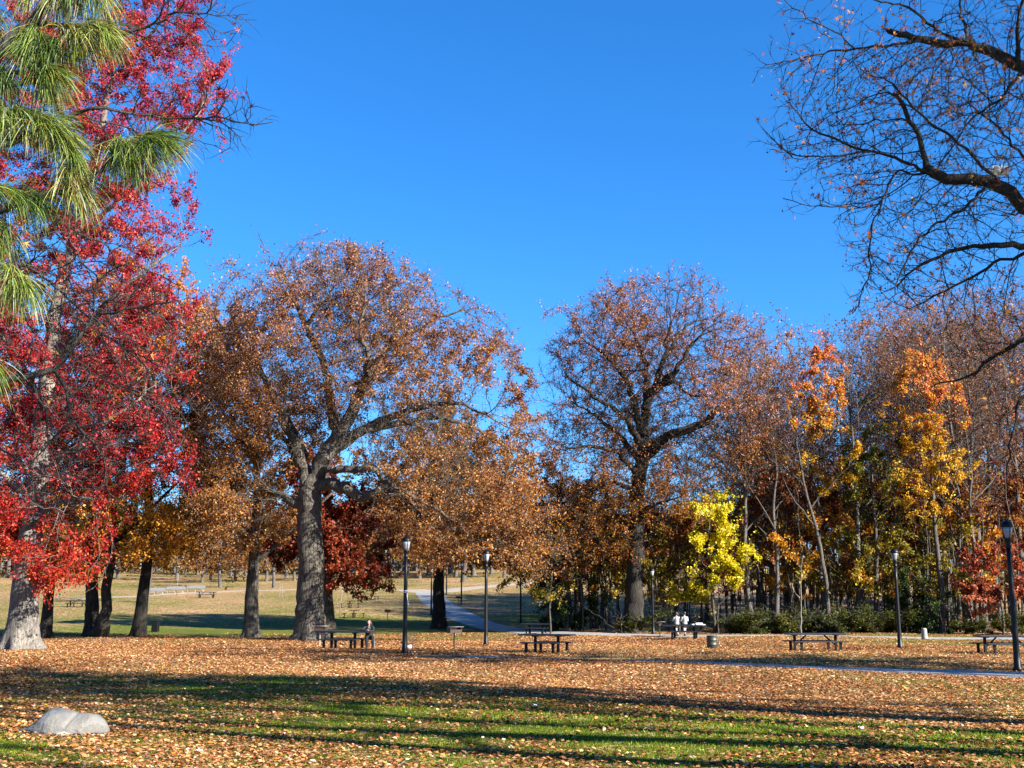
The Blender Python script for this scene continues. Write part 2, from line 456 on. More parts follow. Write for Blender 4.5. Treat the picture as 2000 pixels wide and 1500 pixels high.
#@@GROUND
# ------------------------------------------------------------------ ground
def litter_cover(x, y):
    """0 = clean grass, 1 = solid fallen leaves"""
    P = np.stack([x, y, np.zeros_like(x)], -1)
    n = n3(P, 0.16, 3.1) * 0.55 + n3(P, 0.42, 8.0) * 0.35 + n3(P, 1.1, 1.0) * 0.34 + n3(P, 2.7, 5.0) * 0.16
    px = 1000 + F * x / np.maximum(y, 1)
    b = np.interp(y, [0, 15, 19, 24, 29, 36, 45, 60, 76, 86, 96, 118, 128, 145, 170, 220, 300], [.44, .44, .34, .46, .74, .82, .88, .86, .66, .34, .16, .20, .50, .60, .6, .6, .55])
    right = _ss(1250, 1800, px)
    b = b - right * np.interp(y, [20, 30, 40, 90, 100], [0.0, .16, .25, .25, 0.3])
    woods = _ss(86, 92, y) * (1 - _ss(170, 210, y)) * _ss(1040, 1120, px)
    b = np.maximum(b, woods * 0.95)
    return np.clip(b + n * np.interp(y, [15, 30, 45], [1.25, 1.1, .75]), 0, 1)

DIRT = [(330, 1286, 70, 5), (180, 1252, 110, 4), (700, 1258, 120, 3), (110, 1262, 60, 3), (480, 1262, 90, 2.5)]
def build_ground():
    xs = np.concatenate([[-900, -500, -300, -200, -140, -110], np.arange(-90, 100, 1.2), [110, 140, 200, 300, 500, 900]])
    ys = np.concatenate([[-60, -30, -12, -4], np.arange(0, 130, 1.0), np.arange(130, 340, 4.0), [380, 450, 600, 900, 1500]])
    X, Y = np.meshgrid(xs, ys); Z = H(X, Y)
    V = np.stack([X, Y, Z], -1).reshape(-1, 3); nx = len(xs)
    i, j = np.meshgrid(np.arange(len(ys) - 1), np.arange(nx - 1), indexing='ij')
    a = (i * nx + j).ravel(); Fq = np.stack([a, a + 1, a + nx + 1, a + nx], 1)
    cov = litter_cover(V[:, 0], V[:, 1]); dirt = np.zeros(len(V))
    for px, py, rx, ry in DIRT:
        c = gp(px, py); sx = rx * c[1] / F; sy = abs(gp(px, py - ry)[1] - gp(px, py + ry)[1]) / 2
        dirt = np.maximum(dirt, np.exp(-(((V[:, 0] - c[0]) / sx) ** 2 + ((V[:, 1] - c[1]) / sy) ** 2) ** 1.5))
    m, nt, out = newmat('lawn')
    at_ = N(nt, 'ShaderNodeAttribute', attribute_name='col'); sp = N(nt, 'ShaderNodeSeparateColor'); L(nt, at_.outputs['Color'], sp.inputs[0])
    geo = N(nt, 'ShaderNodeNewGeometry')
    n1 = N(nt, 'ShaderNodeTexNoise', Scale=0.9, Detail=8, Roughness=0.7); L(nt, geo.outputs['Position'], n1.inputs['Vector'])
    n2 = N(nt, 'ShaderNodeTexNoise', Scale=9.0, Detail=5, Roughness=0.75); L(nt, geo.outputs['Position'], n2.inputs['Vector'])
    g = ramp(nt, n1.outputs[0], [(0.28, (0.040, 0.060, 0.005)), (0.5, (0.082, 0.105, 0.008)), (0.72, (0.145, 0.150, 0.020))])
    g2 = ramp(nt, n2.outputs[0], [(0.3, (0.45, 0.45, 0.45)), (0.7, (1.3, 1.3, 1.2))])
    grass = mix(nt, 1.0, g.outputs[0], g2.outputs[0], 'MULTIPLY')
    vo = N(nt, 'ShaderNodeTexVoronoi', Scale=8.0); L(nt, geo.outputs['Position'], vo.inputs['Vector'])
    vs = N(nt, 'ShaderNodeSeparateColor'); L(nt, vo.outputs['Color'], vs.inputs[0])
    lf = ramp(nt, vs.outputs[0], [(0.0, (0.09, 0.045, 0.02)), (0.25, (0.19, 0.10, 0.045)), (0.5, (0.29, 0.165, 0.08)), (0.75, (0.36, 0.215, 0.115)), (0.95, (0.44, 0.31, 0.19))])
    # a voronoi cell is a leaf where its random number lies under the cover
    jit = N(nt, 'ShaderNodeMath', operation='MULTIPLY_ADD'); L(nt, n2.outputs[0], jit.inputs[0]); jit.inputs[1].default_value = 0.7; jit.inputs[2].default_value = -0.35
    add = N(nt, 'ShaderNodeMath', operation='ADD'); L(nt, vs.outputs[1], add.inputs[0]); L(nt, jit.outputs[0], add.inputs[1])
    lt = N(nt, 'ShaderNodeMath', operation='LESS_THAN'); L(nt, add.outputs[0], lt.inputs[0]); L(nt, sp.outputs[0], lt.inputs[1])
    c1 = mix(nt, lt.outputs[0], grass, lf.outputs[0])
    dt = ramp(nt, n2.outputs[0], [(0.3, (0.19, 0.15, 0.11)), (0.7, (0.29, 0.24, 0.185))])
    c2 = mix(nt, sp.outputs[1], c1, dt.outputs[0])
    b = N(nt, 'ShaderNodeBsdfPrincipled', Roughness=0.95); b.inputs['Specular IOR Level'].default_value = 0.1
    L(nt, c2, b.inputs['Base Color'])
    bp = N(nt, 'ShaderNodeBump', Strength=1.0, Distance=0.08); L(nt, n2.outputs[0], bp.inputs['Height'])
    bp2 = N(nt, 'ShaderNodeBump', Strength=0.8, Distance=0.05); L(nt, vs.outputs[2], bp2.inputs['Height']); L(nt, bp.outputs[0], bp2.inputs['Normal'])
    L(nt, bp2.outputs[0], b.inputs['Normal']); L(nt, b.outputs[0], out.inputs[0])
    colr = np.stack([cov, dirt, np.zeros_like(cov)], 1)
    tag(link('ground', np_mesh('ground', V, [Fq], m, colr, True)), 'grassy parkland strewn with fallen leaves', kind='structure')
build_ground()

def strip(name, pts, width, mat, lift=0.035):
    """pts: world (x,y) centreline"""
    P = np.array(pts, float)
    d = np.r_[0, np.cumsum(np.linalg.norm(np.diff(P, axis=0), axis=1))]
    t = np.linspace(0, d[-1], max(8, int(d[-1] / 1.0)))
    C = np.stack([np.interp(t, d, P[:, 0]), np.interp(t, d, P[:, 1])], 1)
    for _ in range(12): C[1:-1] = 0.25 * C[:-2] + 0.5 * C[1:-1] + 0.25 * C[2:]
    T = nrm(np.gradient(C, axis=0)); Nn = np.stack([-T[:, 1], T[:, 0]], 1)
    w = np.interp(t, d, width) if hasattr(width, '__len__') else np.full(len(t), width)
    ww = w + 0.12 * np.sin(t * 1.7) + 0.08 * np.sin(t * 3.9 + 1)
    k = 7; off = np.linspace(-.5, .5, k)
    XY = C[:, None] + Nn[:, None] * off[None, :, None] * ww[:, None, None]
    Z = H(XY[..., 0], XY[..., 1]) + lift - 0.06 * (np.abs(off) > .49)[None]
    V = np.concatenate([XY, Z[..., None]], -1).reshape(-1, 3)
    i, j = np.meshgrid(np.arange(len(t) - 1), np.arange(k - 1), indexing='ij'); a = (i * k + j).ravel()
    Fq = np.stack([a, a + 1, a + k + 1, a + k], 1)
    return tag(link(name, np_mesh(name, V, [Fq], mat, smooth=True)), kind='structure')

def asphalt():
    m, nt, out = newmat('worn_asphalt'); geo = N(nt, 'ShaderNodeNewGeometry')
    n1 = N(nt, 'ShaderNodeTexNoise', Scale=0.5, Detail=7, Roughness=0.7); L(nt, geo.outputs['Position'], n1.inputs['Vector'])
    n2 = N(nt, 'ShaderNodeTexNoise', Scale=30, Detail=3); L(nt, geo.outputs['Position'], n2.inputs['Vector'])
    r = ramp(nt, n1.outputs[0], [(0.3, (0.17, 0.17, 0.17)), (0.7, (0.26, 0.255, 0.245))]); r2 = ramp(nt, n2.outputs[0], [(0.3, (0.8, 0.8, 0.8)), (0.7, (1.1, 1.1, 1.1))])
    b = N(nt, 'ShaderNodeBsdfPrincipled', Roughness=0.85); L(nt, mix(nt, 1, r.outputs[0], r2.outputs[0], 'MULTIPLY'), b.inputs['Base Color'])
    bp = N(nt, 'ShaderNodeBump', Strength=0.4, Distance=0.01); L(nt, n2.outputs[0], bp.inputs['Height']); L(nt, bp.outputs[0], b.inputs['Normal'])
    L(nt, b.outputs[0], out.inputs[0]); return m
M['asphalt'] = asphalt()
NEARPATH = [gp(900, 1283.5)[:2], gp(1000, 1285)[:2], gp(1150, 1289)[:2], gp(1300, 1294)[:2], gp(1500, 1302)[:2], gp(1700, 1310)[:2], gp(2000, 1320)[:2], (27, 27), (36, 21)]
strip('path', NEARPATH, [1.6, 3.0, 3.6, 3.9, 4.2, 4.6, 5.0, 5, 5], M['asphalt'])
MAINPATH = [gp(838, 1157)[:2], gp(842, 1165)[:2], gp(858, 1180)[:2], gp(885, 1196)[:2], gp(912, 1209)[:2], gp(945, 1220)[:2], gp(985, 1230)[:2], gp(1060, 1236)[:2], gp(1200, 1240)[:2], gp(1400, 1242)[:2], gp(1700, 1244)[:2], gp(2000, 1247)[:2], gp(2300, 1249)[:2]]
strip('path', MAINPATH, [4.2, 4.2, 4.0, 4.0, 4.0, 4.0, 3.6, 3.2, 2.6, 2.6, 2.6, 2.6, 2.6], M['asphalt'])
M['sand'] = plain('pale_path', (0.36, 0.30, 0.23), 0.9, 0, 0.2, 1.5, 0.2)
SIDEPATH = [gp(800, 1152)[:2], gp(845, 1157)[:2], gp(900, 1150)[:2], gp(960, 1145)[:2], gp(1040, 1139)[:2], gp(1120, 1134)[:2]]
strip('path', SIDEPATH, [5, 6, 5.5, 5, 5, 5], M['sand'], 0.05)
strip('path', [gp(150, 1170)[:2], gp(280, 1164)[:2], gp(345, 1159.5)[:2], gp(420, 1156)[:2], gp(560, 1152)[:2], gp(760, 1149)[:2]], 2.6, M['sand'])

def in_path(x, y):
    bad = np.zeros(len(x), bool)
    for pth, w in ((NEARPATH, 4.0), (MAINPATH, 3.4)):
        P = np.array(pth)
        for a, b in zip(P[:-1], P[1:]):
            ab = b - a; t = np.clip(((x - a[0]) * ab[0] + (y - a[1]) * ab[1]) / (ab @ ab), 0, 1)
            bad |= np.hypot(x - a[0] - t * ab[0], y - a[1] - t * ab[1]) < w / 2
    return bad

def scatter(n, y0, y1, rng, power=1.0, margin=1.18):
    y = y0 + (y1 - y0) * rng.random(n) ** power
    x = (rng.random(n) - .5) * 2 * (y * 1000 / F * margin + 1.0)
    return x, y

def build_litter():
    rng = np.random.default_rng(3)
    x, y = scatter(1000000, 12.5, 92, rng, 1.3)
    x[::6] = (x[::6] * 1.0)
    keep = (rng.random(len(x)) < litter_cover(x, y) ** 1.15) & (~in_path(x, y) | (rng.random(len(x)) < 0.05))
    x, y = x[keep], y[keep]; n = len(x)
    C = np.stack([x, y, H(x, y) + 0.018 + 0.03 * rng.random(n)], 1)
    tilt = np.radians(rng.uniform(0, 34, n)); az = rng.random(n) * 2 * PI
    up = np.stack([np.sin(tilt) * np.cos(az), np.sin(tilt) * np.sin(az), np.cos(tilt)], 1)
    a = nrm(np.cross(up, rng.normal(0, 1, (n, 3)))); b = np.cross(up, a)
    l = (0.056 * rng.uniform(0.45, 1.75, n) * np.interp(y, [12, 40, 90], [0.92, 1.1, 1.55]))[:, None]
    V = np.stack([C - a * l * .5, C + b * l * .36 + up * l * .14, C + a * l * .5 + up * l * .1, C - b * l * .36 + up * l * .14], 1).reshape(-1, 3)
    pal = [('#4c2616', 2), ('#7c4428', 3), ('#a86c40', 4), ('#cb905a', 4), ('#dfb07c', 3.4), ('#ecd2ac', 2.2), ('#b4552c', 1.1), ('#d8983c', 0.4)]
    c = palette(pal, n, rng, n3(C, 0.35, 2.0) * 0.8 + rng.normal(0, .5, n), .68)
    o = link('fallen_leaves', np_mesh('fallen_leaves', V, [(np.arange(n) * 4)[:, None] + np.arange(4)], M['litter'], np.repeat(c, 4, 0)))
    tag(o, 'tan and orange leaves lying scattered over the lawn', 'fallen leaves', kind='stuff')
    # grass blades near the camera
    x, y = scatter(230000, 12.5, 40, rng, 1.35)
    keep = (rng.random(len(x)) < (1.1 - litter_cover(x, y) * 0.95) * (1 - _ss(22, 40, y))) & ~in_path(x, y)
    x, y = x[keep], y[keep]; n = len(x)
    B = np.stack([x, y, H(x, y) - 0.005], 1); h = (0.040 * rng.uniform(0.5, 1.4, n) * np.interp(y, [12, 40], [0.9, 1.2]))[:, None]
    d = np.stack([rng.normal(0, .55, n), rng.normal(0, .55, n), np.ones(n)], 1); w = nrm(np.stack([rng.normal(0, 1, n), rng.normal(0, .4, n), np.zeros(n)], 1)) * np.interp(y, [12, 40], [0.007, 0.018])[:, None]
    V = np.stack([B - w, B + w, B + d * h], 1).reshape(-1, 3)
    c = palette([('#4c6210', 2), ('#6a8212', 3), ('#8a9c1c', 3), ('#a8b030', 1.6), ('#a79a58', .3)], n, rng, n3(B, 0.3, 9.0))
    o = link('grass', np_mesh('grass', V, [(np.arange(n) * 3)[:, None] + np.arange(3)], M['blade'], np.repeat(c, 3, 0)))
    tag(o, 'short green lawn grass between the fallen leaves', 'grass', kind='stuff')
build_litter()
#@@TREES
# ------------------------------------------------------------------ palettes
OAK = [('#5e3418', 2), ('#8c5228', 3), ('#b07236', 4), ('#c28c4a', 3), ('#cca46c', 2), ('#a4562a', 1.5)]
OAKHI = [('#64403a', 2), ('#8c5c4e', 3), ('#aa7a60', 3), ('#c49c82', 2), ('#963f44', 1.2)]
OAK2 = [('#6a3a26', 2), ('#93583c', 3), ('#b57a56', 3), ('#c99a78', 2), ('#a5593a', 2)]
OAK2LO = [('#70401a', 2), ('#9c5c20', 3), ('#bd7d2a', 3), ('#c9983c', 1.5), ('#8a4a28', 2)]
RED = [('#6e0f18', 2), ('#981824', 3), ('#c0222c', 4), ('#d23a34', 2.5), ('#cf5a30', 1.2), ('#d9893a', .5)]
REDHI = [('#7a1626', 2), ('#a22032', 3), ('#bd3040', 4), ('#cc4c4a', 2.5), ('#cc6a3e', 1.4)]
REDLO = [('#5a1012', 2), ('#8e1c1c', 3), ('#b82a26', 3.5), ('#c44028', 2), ('#cc6c2c', 1.0)]
ORYEL = [('#9a4a18', 1.5), ('#c87322', 2), ('#dd9a2c', 3), ('#e6b63a', 3), ('#cf5a2a', 1)]
YEL = [('#a8a01c', 1), ('#d2c01e', 2), ('#f0dc24', 4), ('#fcf04a', 3)]
DKRED = [('#4e1c12', 2), ('#7a2a1a', 3), ('#983c22', 3), ('#b05a2c', 2)]
PINKOR = [('#c85a48', 2), ('#dc7650', 3), ('#e39248', 3), ('#e6ae44', 2)]
YORD = [('#b0761a', 2), ('#d8a022', 3), ('#e6bc34', 3), ('#d28a2a', 1.5)]
GRN = [('#3a3f12', 2), ('#565a18', 3), ('#7c741e', 2.5), ('#a08a22', 2), ('#b88a2a', 1.2)]
DKGRN = [('#16240e', 2), ('#22361a', 3), ('#34491c', 2), ('#566a22', 1)]
BRN = [('#4c2a1a', 2), ('#714028', 3), ('#935c3a', 2), ('#b07c50', 1)]
BRUST = [('#50261a', 2), ('#743c22', 3), ('#935428', 3), ('#b07a34', 2)]
OLIV = [('#4a4a14', 2), ('#6c6418', 3), ('#94801e', 3), ('#c09c24', 3), ('#d8b42c', 2)]
FARP = [('#7a4a28', 2), ('#a8692e', 3), ('#c28a3a', 3), ('#cfa84a', 2), ('#a85a34', 1.5)]
BUSH = [('#26300f', 2), ('#3c4614', 3), ('#5a5c18', 2.5), ('#7c7a1e', 1.5), ('#8a6a2a', 1)]
RUST = [('#6e2a18', 2), ('#9a3e22', 3), ('#b85a2e', 2), ('#c98038', 1)]

# ---- T6: the big oak in the middle
b = gp(605, 1251); YO = b[1]
lim = [
    px_limb([(605, 1252), (606, 1180), (607, 1110), (606, 1050), (604, 1000), (605, 960)], YO, 0.80, 0.72),
    px_limb([(600, 985), (575, 982), (548, 968), (515, 955, 2), (470, 925, 3.5)], YO, 0.40, 0.06),
    px_limb([(600, 965), (596, 925), (590, 890), (574, 868), (555, 820, .5), (530, 770, 1.5), (505, 720, 2), (480, 660, 2)], YO, 0.44, 0.06),
    px_limb([(606, 960), (625, 915), (650, 870), (675, 835), (705, 770), (725, 720, 1), (752, 680, 1.5), (790, 630, 2)], YO, 0.62, 0.12),
    px_limb([(640, 890), (690, 850, .5), (740, 822, 1), (800, 802, 1), (860, 787, .5), (905, 790, 0), (960, 820, 0)], YO, 0.36, 0.05),
    px_limb([(680, 850), (730, 835, 1), (790, 825, 2), (850, 815, 3), (920, 830, 4), (985, 870, 5)], YO, 0.30, 0.06),
    px_limb([(620, 950), (655, 945, -1), (685, 958, -1.6), (712, 976, -2), (733, 962, -2.2), (765, 950, -2.5), (790, 975, -2.8), (830, 1010, -3)], YO, 0.42, 0.10),
    px_limb([(625, 917), (670, 918, -1.5), (725, 912, -2.5), (750, 940, -3), (800, 965, -3.2), (860, 1000, -3.5), (930, 1050, -4)], YO, 0.26, 0.06),
    px_limb([(660, 860), (648, 800, 1.5), (640, 740, 2), (625, 690, 2.5), (600, 640, 2.5), (617, 604, 2.5), (655, 562, 3)], YO, 0.36, 0.07),
    px_limb([(625, 690, 2.5), (590, 620, 1), (560, 560, 0), (545, 510, 0)], YO, 0.22, 0.05),
    px_limb([(700, 780), (715, 745, -1), (720, 700, -2), (700, 640, -3), (710, 590, -3)], YO, 0.28, 0.06),
    px_limb([(745, 690, 1.5), (800, 650, 1), (860, 620, 0), (910, 600, 0)], YO, 0.18, 0.05),
    px_limb([(596, 930), (560, 860, 3), (520, 830, 4), (470, 800, 5), (420, 780, 5)], YO, 0.24, 0.05),
    px_limb([(600, 900, 1), (540, 780, 3), (490, 690, 4), (450, 620, 4)], YO, 0.28, 0.06),
    px_limb([(505, 720, 2), (460, 670, 0), (420, 620, -1)], YO, 0.16, 0.04),
]
ell = [px_ell(800, 850, 130, 60, YO, -2, 4), px_ell(930, 690, 90, 75, YO, 0, 4), px_ell(985, 830, 70, 80, YO, -1, 4), px_ell(940, 1000, 130, 70, YO, -4, 3.5), px_ell(1040, 1085, 75, 45, YO, -5, 2.5), px_ell(420, 950, 60, 110, YO, 1, 3), px_ell(500, 900, 60, 70, YO, 2, 3), px_ell(860, 1060, 80, 50, YO, -4, 2.5), px_ell(470, 1060, 60, 40, YO, 1, 2), px_ell(600, 660, 190, 175, YO), px_ell(500, 740, 130, 190, YO), px_ell(760, 700, 180, 170, YO), px_ell(880, 760, 140, 120, YO), px_ell(960, 790, 75, 70, YO),
       px_ell(850, 920, 150, 110, YO, -2), px_ell(450, 880, 80, 130, YO, 0), px_ell(640, 560, 130, 85, YO), px_ell(920, 1010, 100, 80, YO, -3, 2.5), px_ell(1000, 1070, 85, 45, YO, -4, 2),
       px_ell(560, 800, 160, 110, YO, 1), px_ell(470, 980, 90, 90, YO, 0, 3), px_ell(1010, 860, 60, 90, YO, 2, 3), px_ell(930, 920, 120, 100, YO, 1, 4), px_ell(430, 640, 50, 70, YO, 0), px_ell(440, 1010, 45, 60, YO, 1, 2), px_ell(820, 1040, 50, 40, YO, -3, 2)]
make_tree('oak_tree', 'huge spreading oak with pale grey trunk beside the seated person', 'tree', b, lim, ell, OAK, 175000, 0.135, 21, 'bark',
          natt=10500, step=0.45, di=3.0, dk=0.62, rt=0.011, maxn=24000, twig=(5, 0.8, 0.009), pal_hi=OAKHI, zr=(11, 24), gaps=0.28, gapf=0.55, flare=0.75, gn=0.09,
          holes=[(625, 900, 75, 75, .95), (690, 850, 80, 55, .9), (780, 812, 110, 35, .85), (900, 800, 90, 28, .7), (575, 850, 50, 50, .8), (715, 950, 70, 35, .9), (720, 740, 55, 80, .6), (620, 650, 45, 70, .55), (520, 930, 70, 40, .6)])

# ---- T8: the domed oak on the wood's edge
b2 = gp(1236, 1235); Y2 = b2[1]
lim = [
    px_limb([(1236, 1236), (1240, 1150), (1243, 1060), (1245, 980), (1250, 920), (1256, 880)], Y2, 0.66, 0.52),
    px_limb([(1258, 892), (1290, 860, -1), (1330, 842, -2), (1378, 825, -2.5), (1398, 800, -3), (1430, 784, -3), (1465, 778, -3)], Y2, 0.46, 0.10),
    px_limb([(1256, 880), (1258, 830), (1262, 780), (1280, 755, -.5), (1292, 720, -1), (1300, 680, -1), (1310, 630, -1)], Y2, 0.48, 0.10),
    px_limb([(1262, 780), (1265, 740, 1), (1255, 700, 1), (1240, 660, 1), (1235, 600, 1.5)], Y2, 0.34, 0.08),
    px_limb([(1254, 850), (1240, 790, -1), (1225, 740, -2), (1190, 700, -2.5), (1150, 670, -3)], Y2, 0.36, 0.08),
    px_limb([(1250, 870), (1225, 820, -2), (1200, 800, -3), (1160, 775, -4), (1110, 740, -4)], Y2, 0.30, 0.07),
    px_limb([(1285, 755, -.5), (1320, 725, -1.5), (1340, 690, -2), (1370, 650, -2)], Y2, 0.30, 0.07),
    px_limb([(1275, 765, -.5), (1315, 740, -2), (1330, 760, -2.5), (1350, 775, -3), (1390, 775, -3)], Y2, 0.22, 0.06),
    px_limb([(1250, 900), (1210, 850, 1), (1165, 810, 2), (1120, 790, 2)], Y2, 0.28, 0.06),
    px_limb([(1247, 930), (1205, 880, -3), (1150, 870, -4), (1090, 880, -5)], Y2, 0.26, 0.06),
    px_limb([(1300, 700, -1), (1330, 640, 2), (1390, 620, 3)], Y2, 0.2, 0.05),
    px_limb([(1246, 960), (1200, 940, -3), (1130, 960, -4), (1080, 1010, -5)], Y2, 0.22, 0.05),
    px_limb([(1246, 1000), (1290, 980, -3), (1330, 970, -4)], Y2, 0.14, 0.04),
    px_limb([(1245, 1045), (1200, 1040, -2), (1160, 1050, -3)], Y2, 0.12, 0.04),
]
ell = [px_ell(1280, 680, 190, 125, Y2), px_ell(1200, 740, 130, 125, Y2), px_ell(1370, 730, 130, 120, Y2), px_ell(1280, 830, 215, 110, Y2), px_ell(1120, 880, 85, 90, Y2, -1), px_ell(1440, 830, 85, 95, Y2, -1),
       px_ell(1170, 960, 110, 90, Y2, -2), px_ell(1100, 1030, 60, 60, Y2, -4, 3), px_ell(1300, 960, 90, 60, Y2, -3, 3), px_ell(1180, 1060, 75, 30, Y2, -3, 2.5), px_ell(1080, 900, 60, 80, Y2, -1, 4), px_ell(1470, 800, 60, 90, Y2, -1, 4), px_ell(1400, 900, 90, 60, Y2, -1, 3), px_ell(1330, 910, 110, 70, Y2, -2, 4), px_ell(1190, 900, 120, 90, Y2, -2, 4)]
make_tree('oak_tree', 'tall domed oak with dark trunk and thin pinkish leaves at the wood edge', 'tree', b2, lim, ell, OAK2LO, 125000, 0.135, 22, 'bark_mid',
          natt=9500, step=0.55, di=3.4, dk=0.72, rt=0.016, maxn=24000, twig=(5, 0.9, 0.011), pal_hi=OAK2, zr=(9, 17), gaps=0.15, gapf=0.45, flare=0.7, gn=0.1, holes=[(1275, 770, 85, 95, .8), (1340, 835, 110, 30, .75), (1252, 870, 45, 60, .8), (1200, 790, 60, 40, .6), (1320, 680, 60, 60, .5), (1245, 1000, 35, 90, .6)])

# ---- T1: the tall red maple at the left
b3 = gp(42, 1268); Y3 = b3[1]
lim = [
    px_limb([(42, 1270), (46, 1200), (52, 1120), (60, 1050), (70, 980), (78, 900), (85, 820)], Y3, 0.62, 0.46),
    px_limb([(85, 820), (95, 720), (110, 600), (140, 480), (170, 360), (200, 240), (230, 100), (240, -40)], Y3, 0.44, 0.07),
    px_limb([(75, 940), (130, 880, -1), (200, 830, -2), (270, 780, -2), (330, 720, 3)], Y3, 0.17, 0.012),
    px_limb([(95, 720), (160, 640, -1), (240, 560, -2), (320, 500, -2), (370, 470, 3)], Y3, 0.17, 0.012),
    px_limb([(140, 480), (220, 400, -1), (300, 330, -2), (380, 230, -2), (430, 150, 3)], Y3, 0.14, 0.012),
    px_limb([(85, 800), (30, 700, 1), (-40, 600, 2), (-120, 480, 2)], Y3, 0.28, 0.06),
    px_limb([(170, 360), (120, 220, 2), (60, 80, 2), (40, -60, 2)], Y3, 0.18, 0.04),
    px_limb([(70, 980), (10, 930, -1), (-60, 900, -2)], Y3, 0.2, 0.05),
    px_limb([(64, 1030), (110, 980, -2), (170, 970, -3), (230, 990, 0)], Y3, 0.14, 0.012),
    px_limb([(230, 100), (300, 60, 0), (360, 0, 0)], Y3, 0.1, 0.03),
]
ell = [px_ell(370, 150, 95, 130, Y3), px_ell(250, 120, 150, 160, Y3), px_ell(300, 420, 95, 100, Y3), px_ell(200, 400, 160, 160, Y3), px_ell(80, 250, 170, 260, Y3), px_ell(-60, 500, 160, 320, Y3),
       px_ell(100, 680, 190, 190, Y3), px_ell(270, 690, 110, 160, Y3), px_ell(250, 900, 110, 80, Y3, -2), px_ell(90, 960, 160, 95, Y3, -2), px_ell(30, 1070, 110, 60, Y3, -2, 3), px_ell(130, 1090, 90, 60, Y3, -3, 3), px_ell(-60, 950, 120, 120, Y3), px_ell(300, 0, 90, 60, Y3), px_ell(380, 460, 30, 45, Y3)]
make_tree('maple_tree', 'tall crimson maple with pale flared trunk at the far left of the lawn', 'tree', b3, lim, ell, REDLO, 250000, 0.13, 23, 'bark_pale',
          natt=6500, step=0.5, di=3.0, dk=0.8, rt=0.012, maxn=16000, twig=(2, 0.7, 0.008), pal_hi=REDHI, zr=(8, 17), gaps=0.12, gapf=0.6, flare=0.95)

def simple_limbs(base, h, r, rng, fork=0.45, nl=6, spread=0.35, lean=0.03):
    """trunk to about 0.8 h, side limbs rising from it"""
    b = np.array(base, float); top = b + (rng.normal(0, lean) * h, rng.normal(0, lean) * h, h * 0.85)
    k = np.linspace(0, 1, 6); tr = [(*(b + (top - b) * t + (rng.normal(0, .01, 3) * h * (0 < t < 1)) * (1, 1, 0)), r * (1 - 0.75 * t)) for t in k]
    out = [tr]
    for i in range(nl):
        t = fork + (0.95 - fork) * i / nl; p = b + (top - b) * t; a = rng.random() * 2 * PI if i else rng.random() * PI
        a = i * 2.4 + rng.normal(0, .3); l = h * spread * (1.15 - t) * rng.uniform(.8, 1.2)
        q = p + (math.cos(a) * l * .5, math.sin(a) * l * .5, l * .45); s = p + (math.cos(a) * l, math.sin(a) * l, l * .95)
        rr = r * (1 - .75 * t) * .5
        out.append([(*p, rr), (*q, rr * .7), (*s, rr * .3)])
    return out

# ---- the dark trunks at the left, the oak by its right, the trunk by the path
def mid_tree(px, py, r, h, ells, pal, nleaf, label, seed, bark='bark_dark_shaded', name='maple_tree', second=None, leaf=0.17, fork=0.3, **kw):
    bb = gp(px, py); Y = bb[1]; rng = np.random.default_rng(seed)
    lim = simple_limbs(bb - (0, 0, 0.05), h, r, rng, fork, 7, 0.42, .008)
    if second:
        s = gp(*second); lim.append([(*(bb + (0, 0, 0.1)), r * .8), (*(bb * .3 + s * .7 + (0, 0, .25)), r * .85), (*(s + (0, 0, .7)), r * .75), (*(s + (.05, 0, h * .2)), r * .66), (*(s + (.2, 0, h * .4)), r * .5), (*(s + (.7, .3, h * .65)), r * .25)])
    E = [px_ell(e[0], e[1], e[2], e[3], Y, e[4] if len(e) > 4 else 0, e[5] if len(e) > 5 else None) for e in ells]
    return make_tree(name, label, 'tree', bb, lim, E, pal, nleaf, leaf, seed, bark, natt=3600, step=0.55, di=3.2, dk=0.8, rt=0.013, maxn=10000, twig=(3, 0.75, 0.009), flare=0.6, **kw)
mid_tree(88, 1246, 0.36, 19, [(90, 1010, 120, 110), (40, 850, 150, 160), (-80, 900, 120, 160)], RUST, 40000, 'slim dark trunked maple just behind the pale crimson one', 31)
mid_tree(180, 1243, 0.45, 21, [(200, 1030, 130, 90, -1), (185, 1000, 90, 45, -6, 3), (240, 1060, 60, 35, -6, 2.5), (170, 880, 150, 150), (230, 720, 130, 150)], ORYEL, 60000, 'double trunked dark maple with orange and yellow leaves', 32, second=(203, 1245), pal_hi=RUST, zr=(9, 14))
mid_tree(270, 1243, 0.42, 22, [(290, 1020, 90, 80, -1), (310, 1040, 60, 45, -6, 2.5), (290, 860, 130, 140), (300, 690, 130, 150), (280, 570, 90, 90)], ORYEL, 65000, 'straight black trunked maple with yellow orange leaves beside the dark bin', 33, pal_hi=[('#a85a24', 2), ('#c87a30', 3), ('#d89a40', 2), ('#b84a2a', 1)], zr=(9, 16))
mid_tree(490, 1246, 0.50, 20, [(450, 980, 85, 120), (480, 850, 110, 150), (430, 720, 90, 120), (400, 1040, 70, 50, -1), (520, 1000, 70, 60, -1), (440, 1085, 60, 35, -2)], OAK, 60000, 'oak with a short stout trunk and drooping tan leaves left of the pale grey one', 34, 'bark', 'oak_tree')
mid_tree(857, 1227, 0.56, 21, [(880, 1010, 110, 75, -2), (840, 900, 140, 120), (960, 960, 120, 90), (1000, 1060, 90, 60, -2), (820, 1040, 60, 50, -2), (930, 1060, 80, 50, -3), (1060, 1100, 60, 40, -3)], OAK, 60000, 'dark trunked oak with orange leaves growing beside the main path', 35, 'bark_dark_shaded', 'oak_tree', leaf=0.23)
